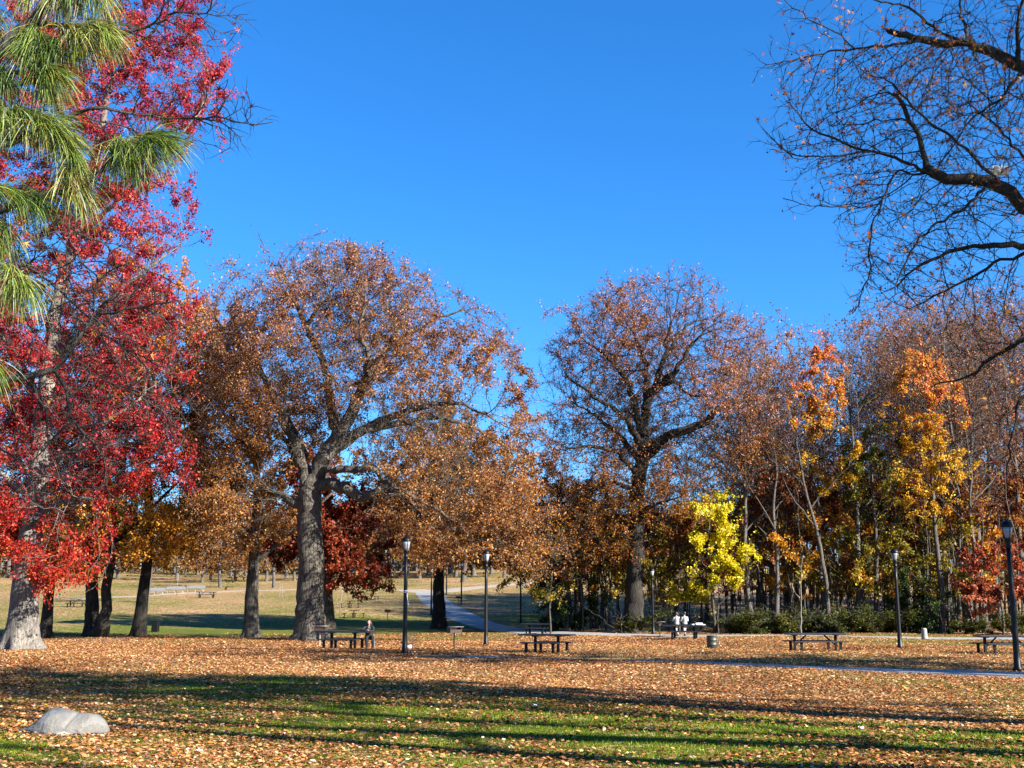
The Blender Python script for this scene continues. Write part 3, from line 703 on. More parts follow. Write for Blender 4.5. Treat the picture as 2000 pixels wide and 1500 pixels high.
mid_tree(640, 1229, 0.5, 13, [(680, 1040, 90, 85), (620, 980, 80, 80), (690, 1110, 70, 45, -2), (560, 1040, 60, 60), (730, 1130, 45, 25, -2), (560, 960, 50, 60)], DKRED, 42000, 'dark red oak spreading low behind the pale grey trunk', 36, 'bark', 'oak_tree', leaf=0.24, pal_hi=DKRED, zr=(3, 9))

# ---- sapling
bs = gp(1565, 1249); ys_ = bs[1]
make_tree('sapling', 'slender leafless sapling with pale bark behind a picnic table', 'sapling', bs,
          [px_limb([(1565, 1249), (1564, 1200), (1565, 1165), (1565, 1140), (1565, 1110), (1568, 1085)], ys_, 0.05, 0.015), px_limb([(1564, 1171), (1555, 1160), (1545, 1147)], ys_, 0.025, 0.012),
           px_limb([(1564, 1171), (1572, 1164), (1580, 1148)], ys_, 0.025, 0.012), px_limb([(1565, 1133), (1575, 1122)], ys_, 0.02, 0.01), px_limb([(1565, 1133), (1553, 1122)], ys_, 0.02, 0.01), px_limb([(1565, 1115), (1556, 1095), (1551, 1075)], ys_, 0.02, 0.01)],
          [px_ell(1565, 1110, 16, 30, ys_)], YEL, 0, 0.1, 41, 'bark_sap', natt=30, step=0.25, di=1.0, dk=0.4, rt=0.008, maxn=200, twig=(1, .3, .005), flare=None, cname='leaves')

# ---- forest prototypes (each the first of its kind), then copies
def proto(name, label, group, h, r, ells, pal, nleaf, seed, bark='bark_wood', leaf=0.24, natt=500, step=0.8, fork=0.45, nl=6, spread=.3, **kw):
    rng = np.random.default_rng(seed)
    lim = simple_limbs((0, 0, 0), h, r, rng, fork, nl, spread)
    return make_tree(name, label, 'tree', (0, 0, 0), lim, ells, pal, nleaf, leaf, seed, bark, group, natt=natt, step=step, di=5, dk=1.2, rt=0.018, maxn=3000, twig=(2, 1.1, 0.013), flare=0.4,
                     sides=((0.2, 9), (0.05, 5), (0.0, 3)), **kw)[0]
WOODS = 'trees standing close together in the wood'
SHR = 'young trees and bushes under the wood'
FARG = 'trees across the far field'
BR0 = proto('bare_tree', 'tall slim grey tree with a bare twiggy top in the wood', WOODS, 23, .26, [(0, 0, 18, 4, 4, 6), (0, 0, 22, 2.6, 2.6, 3.5)], BRN, 1800, 51, 'bark_grey', natt=1500, leaf=.17)
BR1 = proto('bare_tree', 'tall bare tree with wide fine twigs in the wood', WOODS, 25, .32, [(0, 0, 19, 6, 6, 6), (0, 0, 23, 4.5, 4.5, 3)], OAK2, 6500, 52, 'bark_grey', natt=2200, spread=.42, leaf=.17)
BN0 = proto('woodland_tree', 'slim tree with thin rusty leaves in the wood', WOODS, 19, .22, [(0, 0, 13, 3.4, 3.4, 6)], RUST, 9000, 53, 'bark_wood', natt=600)
BN1 = proto('woodland_tree', 'slim tree with brown leaves hanging in the wood', WOODS, 21, .26, [(0, 0, 14, 4, 4, 7)], BRN, 11000, 54, 'bark_wood', natt=700)
PO0 = proto('maple_tree', 'tall narrow maple turning pink at its top and yellow below', None, 21.5, .2, [(0, 0, 20, 1.9, 1.9, 2.6), (0.3, 0, 16.2, 2.4, 2.4, 3.2), (-.6, -.5, 12, 2.6, 2.2, 2.2)], YORD, 14000, 55, 'bark_wood', natt=600, pal_hi=PINKOR, zr=(14, 19), leaf=.19, gaps=.25, gapf=.9)
YO0 = proto('maple_tree', 'tall maple with golden orange leaves near the right edge', None, 21, .24, [(0, 0, 17, 2.6, 2.5, 4), (0.6, -.4, 11, 3.0, 2.6, 2.2), (-.4, 0, 20, 1.9, 1.8, 2)], YORD, 17000, 56, 'bark_wood', natt=700, pal_hi=PINKOR, zr=(15, 22), leaf=.19, gaps=.3, gapf=.9)
GR0 = proto('woodland_tree', 'slim tree still olive green with yellow leaves low down', WOODS, 17, .2, [(0, 0, 12, 2.3, 2.3, 5), (0.5, 0, 6, 2.5, 2.5, 2.0)], GRN, 10000, 57, 'bark_wood', natt=700, leaf=.19, gapf=.9, gaps=.3)
YE0 = proto('maple_tree', 'small bright yellow maple behind the two walkers', None, 11, .14, [(0, 0, 8.2, 2.1, 2.0, 2.8), (.8, -.3, 6.8, 1.8, 1.7, 1.5), (-.5, -.3, 5, 2.0, 1.8, 1.3), (-1, -.4, 3, 2.0, 1.6, .9), (.8, 0, 3.6, 1.4, 1.4, .8)], [('#8a8a14', 2), ('#b8a818', 3), ('#dcc420', 3), ('#f0d830', 2)], 15000, 58, 'bark_wood', natt=900, step=.5, fork=.2, leaf=.19, pal_hi=YEL, zr=(2, 6), gaps=.3, gapf=.8)
US0 = proto('young_tree', 'leaning young tree with yellow leaves under the wood', SHR, 9, .08, [(.4, 0, 7.2, 1.7, 1.7, .8), (-.8, 0, 5.2, 1.8, 1.8, .6), (.9, .2, 3.6, 1.7, 1.7, .5)], ORYEL, 2300, 59, 'bark_wood', natt=300, step=.5, fork=.3, leaf=.18, gapf=.9, gaps=.3)
US1 = proto('young_tree', 'young tree with rust coloured leaves under the wood', SHR, 9, .08, [(.5, 0, 6.5, 1.8, 1.8, 1.2), (-.7, 0, 4.3, 2, 2, .7)], BRUST, 2400, 60, 'bark_wood', natt=300, step=.5, fork=.3, leaf=.18, gapf=.9, gaps=.3)
US2 = proto('young_tree', 'young tree with olive and yellow leaves under the wood', SHR, 8, .08, [(-.4, 0, 6, 1.8, 1.8, 1.0), (.6, 0, 3.8, 2, 2, .8), (-.8, .3, 2.4, 1.6, 1.6, .5)], OLIV, 2600, 61, 'bark_wood', natt=320, step=.5, fork=.25, leaf=.18, gapf=.9, gaps=.3)
PL0 = proto('young_tree', 'thin bare pole of a tree inside the wood', SHR, 14, .085, [(0, 0, 11.5, 1.3, 1.3, 3)], BRUST, 700, 68, 'bark_grey', natt=150, step=.7, fork=.5, spread=.2, leaf=.2)
RD0 = proto('young_tree', 'low maple with salmon red leaves behind the nearest lamp post', None, 8, .1, [(0, 0, 5.2, 3, 2.6, 1.8), (0, 0, 3.4, 3.2, 2.6, 1.3)], [('#7a3420', 2), ('#a2482c', 3), ('#bd6440', 3), ('#c98a5c', 1.4)], 8000, 62, 'bark_wood', natt=500, step=.5, fork=.25, leaf=.26)
SH0 = proto('bush', 'low green bush along the edge of the wood', SHR, 1.8, .05, [(-.3, 0, .7, 1.4, 1.0, .7), (.9, .2, .5, 1.2, .9, .5), (-1.2, -.2, .4, 1.0, .8, .45), (.2, .1, 1.5, .7, .6, .6)], BUSH, 4200, 63, 'bark_wood', natt=320, step=.22, fork=.05, leaf=.13, spread=.9, gapf=1.4, gaps=.25)
SH1 = proto('bush', 'big dark evergreen bush in front of the wood', None, 4.4, .07, [(0, 0, 2.2, 2.6, 2, 2), (0.3, -.3, 1.2, 2.8, 2, 1.1)], DKGRN, 9000, 64, 'bark_wood', natt=400, step=.35, fork=.05, leaf=.17, spread=.7, gaps=.05)
FT0 = proto('bare_tree', 'grey leafless tree across the far field', FARG, 15, .35, [(0, 0, 10, 5.5, 5.5, 5)], BRN, 1500, 65, 'bark_grey', natt=700, leaf=.3)
FT1 = proto('field_tree', 'tree with tan leaves across the far field', FARG, 14, .38, [(0, 0, 8.2, 5.5, 5.5, 4.8), (1, 0, 4.6, 4.5, 4.5, 2)], FARP, 9000, 66, 'bark_grey', natt=600, leaf=.34, fork=.25)
FT2 = proto('field_tree', 'small golden yellow tree standing on the far lawn', None, 7, .12, [(0, 0, 4.4, 2.0, 2.0, 2.2)], YORD, 3500, 67, 'bark_grey', natt=250, step=.5, leaf=.26, fork=.3)

def put(p, x, y, s=1.0, first=set(), label=None, group=None, rz=None):
    rz = random.random() * 2 * PI if rz is None else rz; loc = on(x, y) - (0, 0, .05)
    if p.name not in first:
        first.add(p.name); p.location = tuple(loc); p.rotation_euler = (0, 0, rz); p.scale = (s, s, s); o = p
    else:
        o = dup(p, loc, rz, s)
    if label: o['label'] = label
    if group: o['group'] = group
    return o
def putpx(p, px, Y, s=1.0, **k): return put(p, (px - 1000) / F * Y, Y, s, **k)

putpx(PO0, 1608, 91.5, 1.0); putpx(YO0, 1822, 91.5, 1.03); putpx(GR0, 1700, 94, 1.05); putpx(YE0, 1388, 92.5, 1.0); putpx(RD0, 1940, 90, 0.95, rz=.3); putpx(SH1, 1815, 92, 1.0)
sh = putpx(SH1, 1110, 98, 1.15, label='big dark bush with yellow leaf tips left of the domed oak')
# tall bare crowns seen against the sky
for px, Y, s, p in ((1528, 118, 1.15, BR1), (1760, 112, 1.17, BR1), (1880, 110, 1.2, BR1), (1960, 106, 1.2, BR0), (1995, 100, 1.15, BR0), (1820, 130, 1.3, BR1), (1790, 128, 1.2, BR1), (1660, 108, .75, BR0), (1500, 106, .85, BR0), (1545, 104, .85, BR0), (2060, 104, 1.1, BR1), (1920, 120, 1.1, BR1), (1800, 125, 1.12, BR1), (1840, 108, 1.1, BR0), (1780, 120, 1.25, BR1), (1860, 126, 1.3, BR1), (1930, 112, 1.22, BR1), (2000, 115, 1.25, BR1), (1500, 124, 1.1, BR1), (1560, 126, 1.12, BR1), (1745, 118, 1.25, BR0), (1730, 104, .9, BR0), (1575, 112, .9, BR0), (1470, 112, .88, BR0)):
    putpx(p, px, Y, s)
rr = random.Random(4)
for k in range(105):
    Y = rr.uniform(99, 150); px = rr.uniform(1075, 2150)
    hmax = 1.0 if px > 1420 else 0.72
    putpx(rr.choice((BR0, BN0, BN1, BN0, BN1, BR0)), px, Y, rr.uniform(.62, .9) * hmax * (Y / 115) ** .3)
for k in range(84):
    Y = rr.uniform(93, 125); px = rr.uniform(1070, 2130)
    putpx(rr.choice((US0, US1, US2, US1, US0)), px, Y, rr.uniform(.7, 1.35))
for k in range(64):
    Y = rr.uniform(95, 125); putpx(PL0, rr.uniform(1065, 2120), Y, rr.uniform(.6, 1.1))
for k in range(44):
    px = rr.uniform(1070, 2100) if k > 30 else rr.uniform(1400, 1720)
    q = putpx(SH0, px, rr.uniform(90.5, 95), 1); f = rr.uniform(.7, 1.25); q.scale = (f * rr.uniform(.9, 1.5), f, f * rr.uniform(.6, 1.3))
for px, Y, s, p in ((1455, 95, 1.2, US1), (1480, 97, 1.35, US2), (1540, 94, 1.1, US0), (1610, 95, 1.25, US2), (1650, 97, 1.3, US0), (1700, 94, 1.2, US2), (1850, 95, 1.35, US2), (1870, 97, 1.4, US0), (1300, 99, 1.0, US2), (1180, 99, 1.2, US2), (1150, 101, 1.3, US1), (1090, 100, 1.1, US2), (1130, 99, .8, US2)):
    putpx(p, px, Y, s)
for k in range(46):
    putpx(rr.choice((PL0, BR0, PL0)), rr.uniform(1420, 2060), rr.uniform(92.5, 99), rr.uniform(.75, 1.05))
putpx(BR1, 1905, 98, .95)
putpx(GR0, 1740, 100, .85)
# across the field
for px, py, p, s in ((905, 1137, FT0, 1.2), (755, 1128, FT0, 1.0), (763, 1125, FT0, 1.1), (720, 1120, FT1, 1.0), (836, 1124, FT0, .9), (925, 1124, FT1, 1.1), (960, 1122, FT0, 1), (520, 1136, FT1, .7), (395, 1138, FT1, .6), (345, 1132, FT1, .75), (460, 1134, FT1, .7), (575, 1134, FT1, .7), (150, 1134, FT1, .8), (680, 1132, FT1, .8), (820, 1130, FT1, .8), (890, 1128, FT1, .9), (985, 1128, FT1, .9), (1000, 1120, FT1, 1.1), (1040, 1122, FT0, 1.2), (880, 1120, FT1, 1.2),
                     (430, 1147, FT0, .8), (412, 1132, FT0, .7), (452, 1128, FT0, .9), (480, 1125, FT1, .8), (535, 1148, FT0, .75), (560, 1128, FT0, 1), (660, 1122, FT1, 1), (690, 1118, FT0, 1.1), (610, 1120, FT1, 1.1), (385, 1122, FT1, .8),
                     (285, 1177, FT0, .95), (230, 1130, FT1, 1), (180, 1125, FT0, 1.1), (120, 1128, FT1, 1.1), (60, 1126, FT0, 1.2), (15, 1130, FT1, 1.1), (-40, 1128, FT0, 1.2), (340, 1122, FT0, .9), (795, 1120, FT1, 1.2), (740, 1118, FT1, 1.0)):
    g = gp(px, py); put(p, g[0], g[1], s)
for k in range(80):
    Y = rr.uniform(255, 330); put(rr.choice((FT0, FT1, FT1)), rr.uniform(-160, 45), Y, rr.uniform(.9, 1.6))
def far_wood():
    rng = np.random.default_rng(17); n = 60000
    C = np.stack([rng.uniform(-190, 70, n), rng.uniform(318, 350, n), 9 * rng.random(n) ** 1.3], 1)
    C[:, 2] = C[:, 2] * (0.75 + 0.45 * n3(C * (1, 1, 0), .11, 3)) + H(C[:, 0], C[:, 1])
    col = palette([('#5e4a34', 2), ('#82603c', 3), ('#a87c48', 3), ('#94862e', 2), ('#c09a3e', 2), ('#a85a38', 1.5)], n, rng, n3(C, .08, 1) * 1.3)
    V, Fq, c = leaves(C, .8, rng, col)
    tag(link('far_woods', np_mesh('far_woods', V, [Fq], M['leaf'], c)), 'brown and olive wood closing the far field', 'woods', kind='stuff')
far_wood()
g = gp(362, 1127); put(FT2, g[0], g[1], 1.2)
#@@NEAR
# ------------------------------------------------------------------ near trees
# sweetgum whose limbs reach in from the right
YR = 20.0
tb_ = on(11.6, YR)
Rl = lambda pts, a, b_, dy=0: px_limb(pts, YR, a, b_, dy)
lim = [[(*tb_, .42), (11.5, YR, 3, .38), (11.3, YR, 7, .33), (11.2, YR + .2, 10.5, .27), (11.0, YR, 14, .16), (10.8, YR, 17, .06)],
    Rl([(2290, 300), (2120, 210), (2000, 135), (1962, 118), (1935, 100), (1890, 84), (1830, 87), (1785, 76), (1738, 61)], 0.1326, 0.0527),
    Rl([(1800, 80), (1740, 88, -.3), (1680, 94, -.5), (1620, 101, -.6), (1560, 117, -.8), (1502, 124, -1)], 0.0331, 0.0102),
    Rl([(2290, 560), (2100, 470), (2000, 402), (1960, 366), (1930, 352), (1870, 350), (1815, 341), (1808, 325)], 0.1392, 0.0850),
    Rl([(1812, 335), (1803, 292), (1786, 250), (1766, 216), (1747, 190)], 0.0564, 0.0425),
    Rl([(1820, 342), (1790, 326, -.5), (1720, 300, -.8), (1655, 282, -1), (1605, 262, -1.2), (1570, 240, -1.3), (1545, 198, -1.5)], 0.0398, 0.0102),
    Rl([(1700, 294, -.9), (1640, 303, -1), (1580, 308, -1.2), (1540, 302, -1.3), (1512, 280, -1.4), (1496, 258, -1.5)], 0.0185, 0.0085),
    Rl([(1960, 368), (1910, 315, -.6), (1850, 262, -1), (1800, 225, -1.2), (1755, 180, -1.4), (1730, 150, -1.5)], 0.0365, 0.0127),
    Rl([(1790, 345), (1755, 330, -.6), (1732, 372, -.8), (1707, 425, -1), (1697, 500, -1), (1690, 560, -1), (1668, 612, -1)], 0.0232, 0.0085),
    Rl([(1720, 400, -.9), (1680, 405, -1), (1620, 404, -1.2), (1570, 400, -1.3), (1530, 388, -1.4)], 0.0146, 0.0076),
    Rl([(2290, 640), (2120, 540), (2030, 482), (1960, 480), (1900, 480), (1835, 500), (1785, 528), (1752, 560)], 0.0862, 0.0127),
    Rl([(2040, 480), (1945, 512, .8), (1880, 552, 1), (1820, 580, 1.2), (1778, 605, 1.2)], 0.0398, 0.0102),
    Rl([(1930, 360), (1880, 410, -1), (1820, 442, -1.4), (1780, 492, -1.6), (1755, 545, -1.7), (1742, 590, -1.8)], 0.0331, 0.0093),
    Rl([(2290, 720), (2120, 650), (2010, 658), (1950, 690, .5), (1890, 735, 1), (1820, 755, 1.2)], 0.0796, 0.0119),
    Rl([(2050, 700), (2010, 745, -.5), (1988, 800, -.8), (1972, 870, -1), (1968, 930, -1)], 0.0398, 0.0102),
    Rl([(1890, 84), (1880, 40, .5), (1872, -30, 1)], 0.0398, 0.0170), Rl([(1885, 84), (1835, 62, -.6), (1775, 14, -1), (1700, 0, -1.4), (1640, -40, -1.6)], 0.0365, 0.0102),
    Rl([(1668, 97, -.5), (1640, 68, -.8), (1606, 48, -1), (1565, 28, -1.2), (1525, -10, -1.4)], 0.0173, 0.0085),
    Rl([(1990, 132), (1985, 60, -.5), (2005, -40, -1)], 0.0530, 0.0255), Rl([(2120, 210), (2060, 330, 1), (1990, 420, 1.5)], 0.0530, 0.0255),
    Rl([(2000, 135), (1960, 190, -1), (1900, 230, -1.5), (1850, 300, -2)], 0.0331, 0.0102), Rl([(2100, 470), (2020, 330, 1.5), (1950, 250, 2), (1880, 190, 2.2)], 0.0464, 0.0119)]
ell = [px_ell(1820, 250, 250, 200, YR, 0, 2.2), px_ell(1900, 120, 200, 160, YR, 0, 2.5), px_ell(1640, 180, 110, 140, YR, -1, 1), px_ell(1860, 480, 170, 120, YR, 0, 2.2), px_ell(1720, 420, 80, 110, YR, -1, 1), px_ell(1940, 640, 120, 100, YR, .5, 1.5), px_ell(1985, 820, 45, 110, YR, -.6, .8), px_ell(1600, 120, 110, 70, YR, -1, .8), px_ell(1580, 270, 90, 70, YR, -1.2, .7), px_ell(1600, 400, 80, 30, YR, -1.2, .6), px_ell(1690, 540, 40, 80, YR, -1, .6), px_ell(1600, 20, 90, 40, YR, -1.2, .7)]
gum, gs = make_tree('sweetgum_tree', 'nearly bare sweetgum whose dark limbs hang in from the upper right', 'tree', tb_, lim, ell, [('#8f3a2a', 1), ('#c8603a', 2), ('#d98a3a', 3), ('#e0aa4a', 2), ('#a02c34', 1)], 3200, 0.11, 71, 'bark_gum',
          natt=8000, step=0.17, di=1.1, dk=0.23, rt=0.0048, maxn=26000, twig=(2, 0.22, 0.0034), star=True, gaps=.35, gapf=1.2, spread=.05, flare=.3, gn=.022, trop=(-.05, 0, 0.02), jit=.28, thin_r=.012, cname='leaves')
def gumballs(root, tc, n, rng, base):
    k = rng.choice(len(tc), n, replace=False); B = BM()
    for p in tc[k]:
        q = p - base + (0, 0, -rng.uniform(.04, .09)); B.tube([p - base, q], .0025, 3); B.ball(q - (0, 0, .014), .017, 1)
    o = B.obj('seed_balls', M['hair'], root); o['kind'] = 'stuff'
gumballs(gum, gs[6], 420, np.random.default_rng(2), tb_)

# sweetgum with bare drooping twigs reaching in from the left
YL = 15.0
tl = on(-9.2, YL + 1)
Ll = lambda pts, a, b_, dy=0: px_limb(pts, YL, a, b_, dy)
lim = [[(*tl, .34), (-9.1, YL + 1, 3, .3), (-9.0, YL + 1, 6, .25), (-8.9, YL + 1, 9, .16), (-8.7, YL + .8, 12, .06)],
    Ll([(-380, 850), (-150, 790), (0, 742), (60, 735), (108, 722), (132, 690), (150, 662), (180, 622), (240, 603), (300, 596), (345, 588)], 0.0700, 0.0096),
    Ll([(110, 724), (134, 765), (140, 810), (152, 838), (185, 862), (205, 893), (206, 930, .2), (215, 985, .3)], 0.0325, 0.0072),
    Ll([(135, 690), (165, 715, -.3), (215, 745, -.4), (270, 770, -.5), (320, 805, -.5), (350, 840, -.6)], 0.0136, 0.0056),
    Ll([(150, 662), (140, 600, .4), (130, 540, .5), (128, 480, .6), (145, 420, .6)], 0.0186, 0.0080),
    Ll([(182, 622), (184, 570, -.4), (205, 530, -.4), (250, 515, -.5), (300, 530, -.6), (350, 560, -.7)], 0.0174, 0.0064),
    Ll([(-380, 350), (-100, 310), (60, 268), (108, 242), (150, 216), (200, 210), (260, 221), (330, 231), (440, 230), (480, 246), (535, 238)], 0.0500, 0.0056),
    Ll([(-350, 200), (-60, 160), (150, 110), (230, 70), (300, 45), (345, 20), (420, 30), (500, 40)], 0.0450, 0.0048),
    Ll([(150, 216), (190, 235, .5), (245, 245, .8), (280, 270, 1), (310, 300, 1)], 0.0186, 0.0064),
    Ll([(-200, 560), (-40, 520), (60, 520), (110, 560), (150, 600), (200, 650), (260, 690), (330, 710)], 0.0300, 0.0064),
    Ll([(60, 735), (90, 800, .6), (100, 880, .8), (130, 950, 1), (150, 1010, 1)], 0.0186, 0.0064),
    Ll([(-150, 790), (-40, 850, .5), (40, 900, .6), (80, 960, .7)], 0.0310, 0.0080)]
ell = [px_ell(230, 640, 140, 90, YL, 0, 1.2), px_ell(240, 800, 120, 110, YL, 0, 1.2), px_ell(150, 520, 130, 110, YL, 0, 1.2), px_ell(350, 220, 160, 60, YL, 0, 1), px_ell(330, 30, 150, 60, YL, 0, 1), px_ell(130, 900, 130, 100, YL, .4, 1), px_ell(60, 620, 150, 180, YL, .5, 1.5), px_ell(200, 320, 120, 90, YL, .4, 1)]
gl, gsl = make_tree('sweetgum_tree', 'grey twiggy sweetgum branches with a few red star leaves at the left', 'tree', tl, lim, ell, [('#98202a', 2), ('#c22a2c', 3), ('#d04a30', 2), ('#d8a050', 1)], 420, 0.125, 72, 'bark_grey',
          natt=6000, step=0.14, di=1.0, dk=0.17, rt=0.0056, maxn=24000, twig=(1, 0.24, 0.0042), star=True, gaps=.35, gapf=1.2, spread=.05, flare=.3, gn=.016, trop=(.12, 0, -0.10), jit=.2, thin_r=.010, cname='leaves', up=-.1)

# pine whose needle tufts hang in at the upper left
def build_pine():
    rng = np.random.default_rng(81); Y = 5.2; bz = on(-4.6, 6.2)
    root = thing('pine_tree', 'long needled pine whose drooping tufts fill the upper left corner', 'tree', bz)
    T = BM(); o = Vector(bz)
    def br(pts, a, b_):
        q = [Vector(at(p[0], p[1], Y + (p[2] if len(p) > 2 else 0))) - o for p in pts]; n = len(q)
        T.tube(q, [a + (b_ - a) * k / (n - 1) for k in range(n)], 8)
    T.tube([(0, 0, -.1), (.02, 0, 2), (0, .03, 4), (.03, 0, 6), (0, 0, 8)], [.2, .17, .14, .09, .03], 12)
    br([(-900, 420, .8), (-300, 260, .4), (-60, 140), (0, 98), (40, 60), (66, 40), (92, 0), (120, -60)], .05, .016)
    br([(-300, 260, .4), (-80, 185), (20, 165), (80, 158), (104, 138)], .022, .007)
    br([(60, 45), (100, 48), (150, 50), (205, 50)], .014, .006); br([(0, 98), (50, 100), (70, 95)], .012, .006)
    br([(-700, 480, .6), (-250, 350, .3), (-60, 280), (0, 270), (60, 262), (110, 252), (150, 268)], .03, .007)
    br([(110, 252), (140, 300), (150, 360)], .009, .006)
    br([(150, 380), (190, 340), (220, 310), (262, 290), (300, 274)], .012, .006); br([(-60, 430), (40, 400), (100, 375), (150, 378)], .018, .011)
    br([(-900, 640, .6), (-300, 500, .3), (-60, 420), (10, 404), (60, 394), (100, 374)], .03, .012)
    br([(6, 404), (12, 450), (24, 495), (38, 536)], .007, .005); br([(-300, 500, .3), (-60, 470), (0, 440)], .014, .006)
    br([(-700, 900, .4), (-200, 760), (-20, 700)], .02, .007); br([(92, 0), (130, -20), (180, -30)], .012, .006)
    T.obj('trunk', M['bark_grey'], root)
    tufts = [(150, -30, 30, 170, 200), (120, -10, -10, 130, 150), (195, -20, 40, 90, 130), (75, 70, -10, 150, 190), (55, 95, -30, 110, 170), (110, 80, 40, 160, 200), (165, 55, 90, 120, 200), (205, 52, 95, 110, 220), (150, 65, 30, 150, 170),
             (104, 138, 105, 60, 190), (95, 145, 40, 110, 170), (20, 150, 10, 130, 140), (-10, 215, 40, 110, 170), (60, 220, 50, 90, 160), (20, 225, 0, 110, 150), (95, 235, 95, 45, 160), (120, 255, 95, 85, 190), (90, 240, 20, 90, 120), (148, 290, 40, 130, 170), (150, 340, 30, 140, 170), (155, 365, 70, 90, 150),
             (315, 270, 110, 25, 230), (280, 283, 100, 60, 180), (255, 290, 10, 110, 170), (240, 295, 60, 110, 130), (10, 375, 60, 20, 110), (50, 390, 45, 50, 120), (80, 385, 60, 60, 110), (12, 440, 20, 130, 160), (-10, 445, 20, 140, 150), (38, 536, 18, 135, 200), (52, 545, 40, 120, 150), (-20, 700, 40, 140, 200), (-10, 560, -10, 120, 100), (60, -30, -20, 110, 130), (-10, 20, 30, 60, 90)]
    Vs = []; Fs = []; Cs = []; off = 0; sg = 5
    pal = [('#3a5a1c', 2), ('#5a7a26', 3), ('#7c9a36', 3), ('#a0b048', 2.6), ('#b8c468', 1.6), ('#b0c0a8', .8), ('#b08a44', 1.2)]
    for (px, py, dx, dy, n) in tufts:
        n = int(n * 1.35)
        d0 = nrm(np.array((dx, 0, -dy * 0.55), float)); Lm = 0.235
        tt = rng.random(n)[:, None]; st = at(px, py, Y) - np.array(bz); back = nrm(np.array((-dx - 20, 0, 25.)))
        S = st + rng.normal(0, .010, (n, 3)) + back * tt * 0.09
        a = nrm(d0 + rng.normal(0, .50, (n, 3))); l = Lm * rng.uniform(.65, 1.1, n)[:, None]
        pts = [S]; d = a.copy()
        for k in range(sg):
            d = nrm(d + np.array((0, 0, -0.12)) * (1 + .3 * k)); pts.append(pts[-1] + d * l / sg)
        pts = np.stack(pts, 1)                                 # n, sg+1, 3
        u = nrm(np.cross(a, rng.normal(0, 1, (n, 3))))[:, None] * (0.0013 * np.array([1, 1, 1, .9, .7, .15]))[None, :, None]
        V = np.concatenate([pts + u, pts - u], 1).reshape(-1, 3); m = 2 * (sg + 1)
        q = np.array([(k, k + 1, sg + 2 + k, sg + 1 + k) for k in range(sg)])
        Fs.append(((np.arange(n) * m)[:, None, None] + q + off).reshape(-1, 4)); Vs.append(V); off += len(V)
        c = palette(pal, n, rng, rng.normal(0, .6) * np.ones(n), .52); Cs.append(np.repeat(c, m, 0))
    link('needles', np_mesh('needles', np.concatenate(Vs), [np.concatenate(Fs)], M['needle'], np.concatenate(Cs)), root)
build_pine()

# bare trees standing right of and behind the viewpoint: their shadows stripe the lawn
ST = proto('shade_tree', 'bare tree standing outside the view to the right', 'trees right of the viewpoint', 27, .5, [(0, 0, 20, 4.6, 4.6, 7)], BRN, 12000, 91, 'bark_wood', natt=900, leaf=.2, spread=.3, fork=.42)
ST2 = proto('shade_tree', 'leafless tree standing outside the view to the right', 'trees right of the viewpoint', 27, .42, [(0, 0, 21, 2.2, 2.2, 7)], BRN, 500, 92, 'bark_wood', natt=170, leaf=.16, spread=.16, fork=.5)
for p, x, y, w_, h_ in ((ST, 17, 2.7, .34, .95), (ST2, 23, -2.6, 1.2, 1), (ST2, 20.5, 7.0, 1.0, 1.0), (ST, 18.5, 10.8, .5, .95), (ST2, 28, 5.2, 1.3, 1.1), (ST, 22.6, 14.6, .95, 1.0), (ST, 27, 12.3, .8, 1.0), (ST2, 25, 9.6, 1.2, 1.0), (ST, 34, 9.2, .8, 1.05), (ST, 40, 29, 1.2, 1.1), (ST, 47, 22.4, 1.0, 1.0), (ST, 36, 26.6, 1.1, 1.05), (ST, 33, 29.5, .9, .8)):
    put(p, x, y).scale = (w_, w_, h_)
#@@THINGS
# ------------------------------------------------------------------ lamps
def make_lamp():
    r = thing('lamp_post', 'x', 'lamp post', (0, 0, 0), 0, 'black park lamp posts')
    BM().lathe([(.15, 0), (.15, .10), (.115, .14), (.105, .6), (.098, .75), (.078, 3.3), (.072, 4.0)], 14).obj('pole', M['black'], r)
    BM().lathe([(.085, 3.98), (.10, 4.0), (.10, 4.06), (.085, 4.09), (.10, 4.2), (.125, 4.26), (.125, 4.3)], 14).obj('collar', M['black'], r)
    BM().lathe([(.10, 4.3), (.13, 4.42), (.158, 4.55), (.178, 4.68)], 16).obj('lamp_glass', M['glass'], r)
    B = BM()
    for k in range(4):
        a = k * PI / 2 + .5; B.tube([(c * math.cos(a), c * math.sin(a), z) for c, z in ((.108, 4.29), (.138, 4.42), (.166, 4.55), (.186, 4.69))], .011, 5)
    B.obj('frame', M['black'], r)
    BM().lathe([(.205, 4.68), (.21, 4.71), (.195, 4.75), (.155, 4.83), (.09, 4.88), (.03, 4.9), (.02, 4.93)], 16).obj('cap', M['black'], r)
    return r
lamp = make_lamp()
for k, (px, py, lb) in enumerate(((790, 1277, 'black lamp post with a white string tied around its pole'), (949, 1260, 'black lamp post between the barbecue grill and a picnic table'), (1276, 1238, 'black lamp post just right of the domed oak'),
        (1758, 1266, 'black lamp post in front of the dark evergreen bush'), (1988, 1311, 'nearest and tallest black lamp post at the right edge'), (842, 1201, 'distant black lamp post left of the dark trunk by the path'),
        (901, 1180, 'distant black lamp post beside a small brown grill'), (1017, 1217, 'black lamp post half hidden under drooping orange oak leaves'), (872, 1161, 'farthest black lamp post behind the dark trunk by the path'))):
    g = gp(px, py)
    if k == 0: lamp.location = tuple(g); lamp['label'] = lb
    else: dup(lamp, g, k * 1.1, 1, lb)
g = gp(790, 1277); B = BM()
pts = [(.093 * math.cos(a), .093 * math.sin(a), 2.5 + .01 * a) for a in np.linspace(0, 12, 24)]
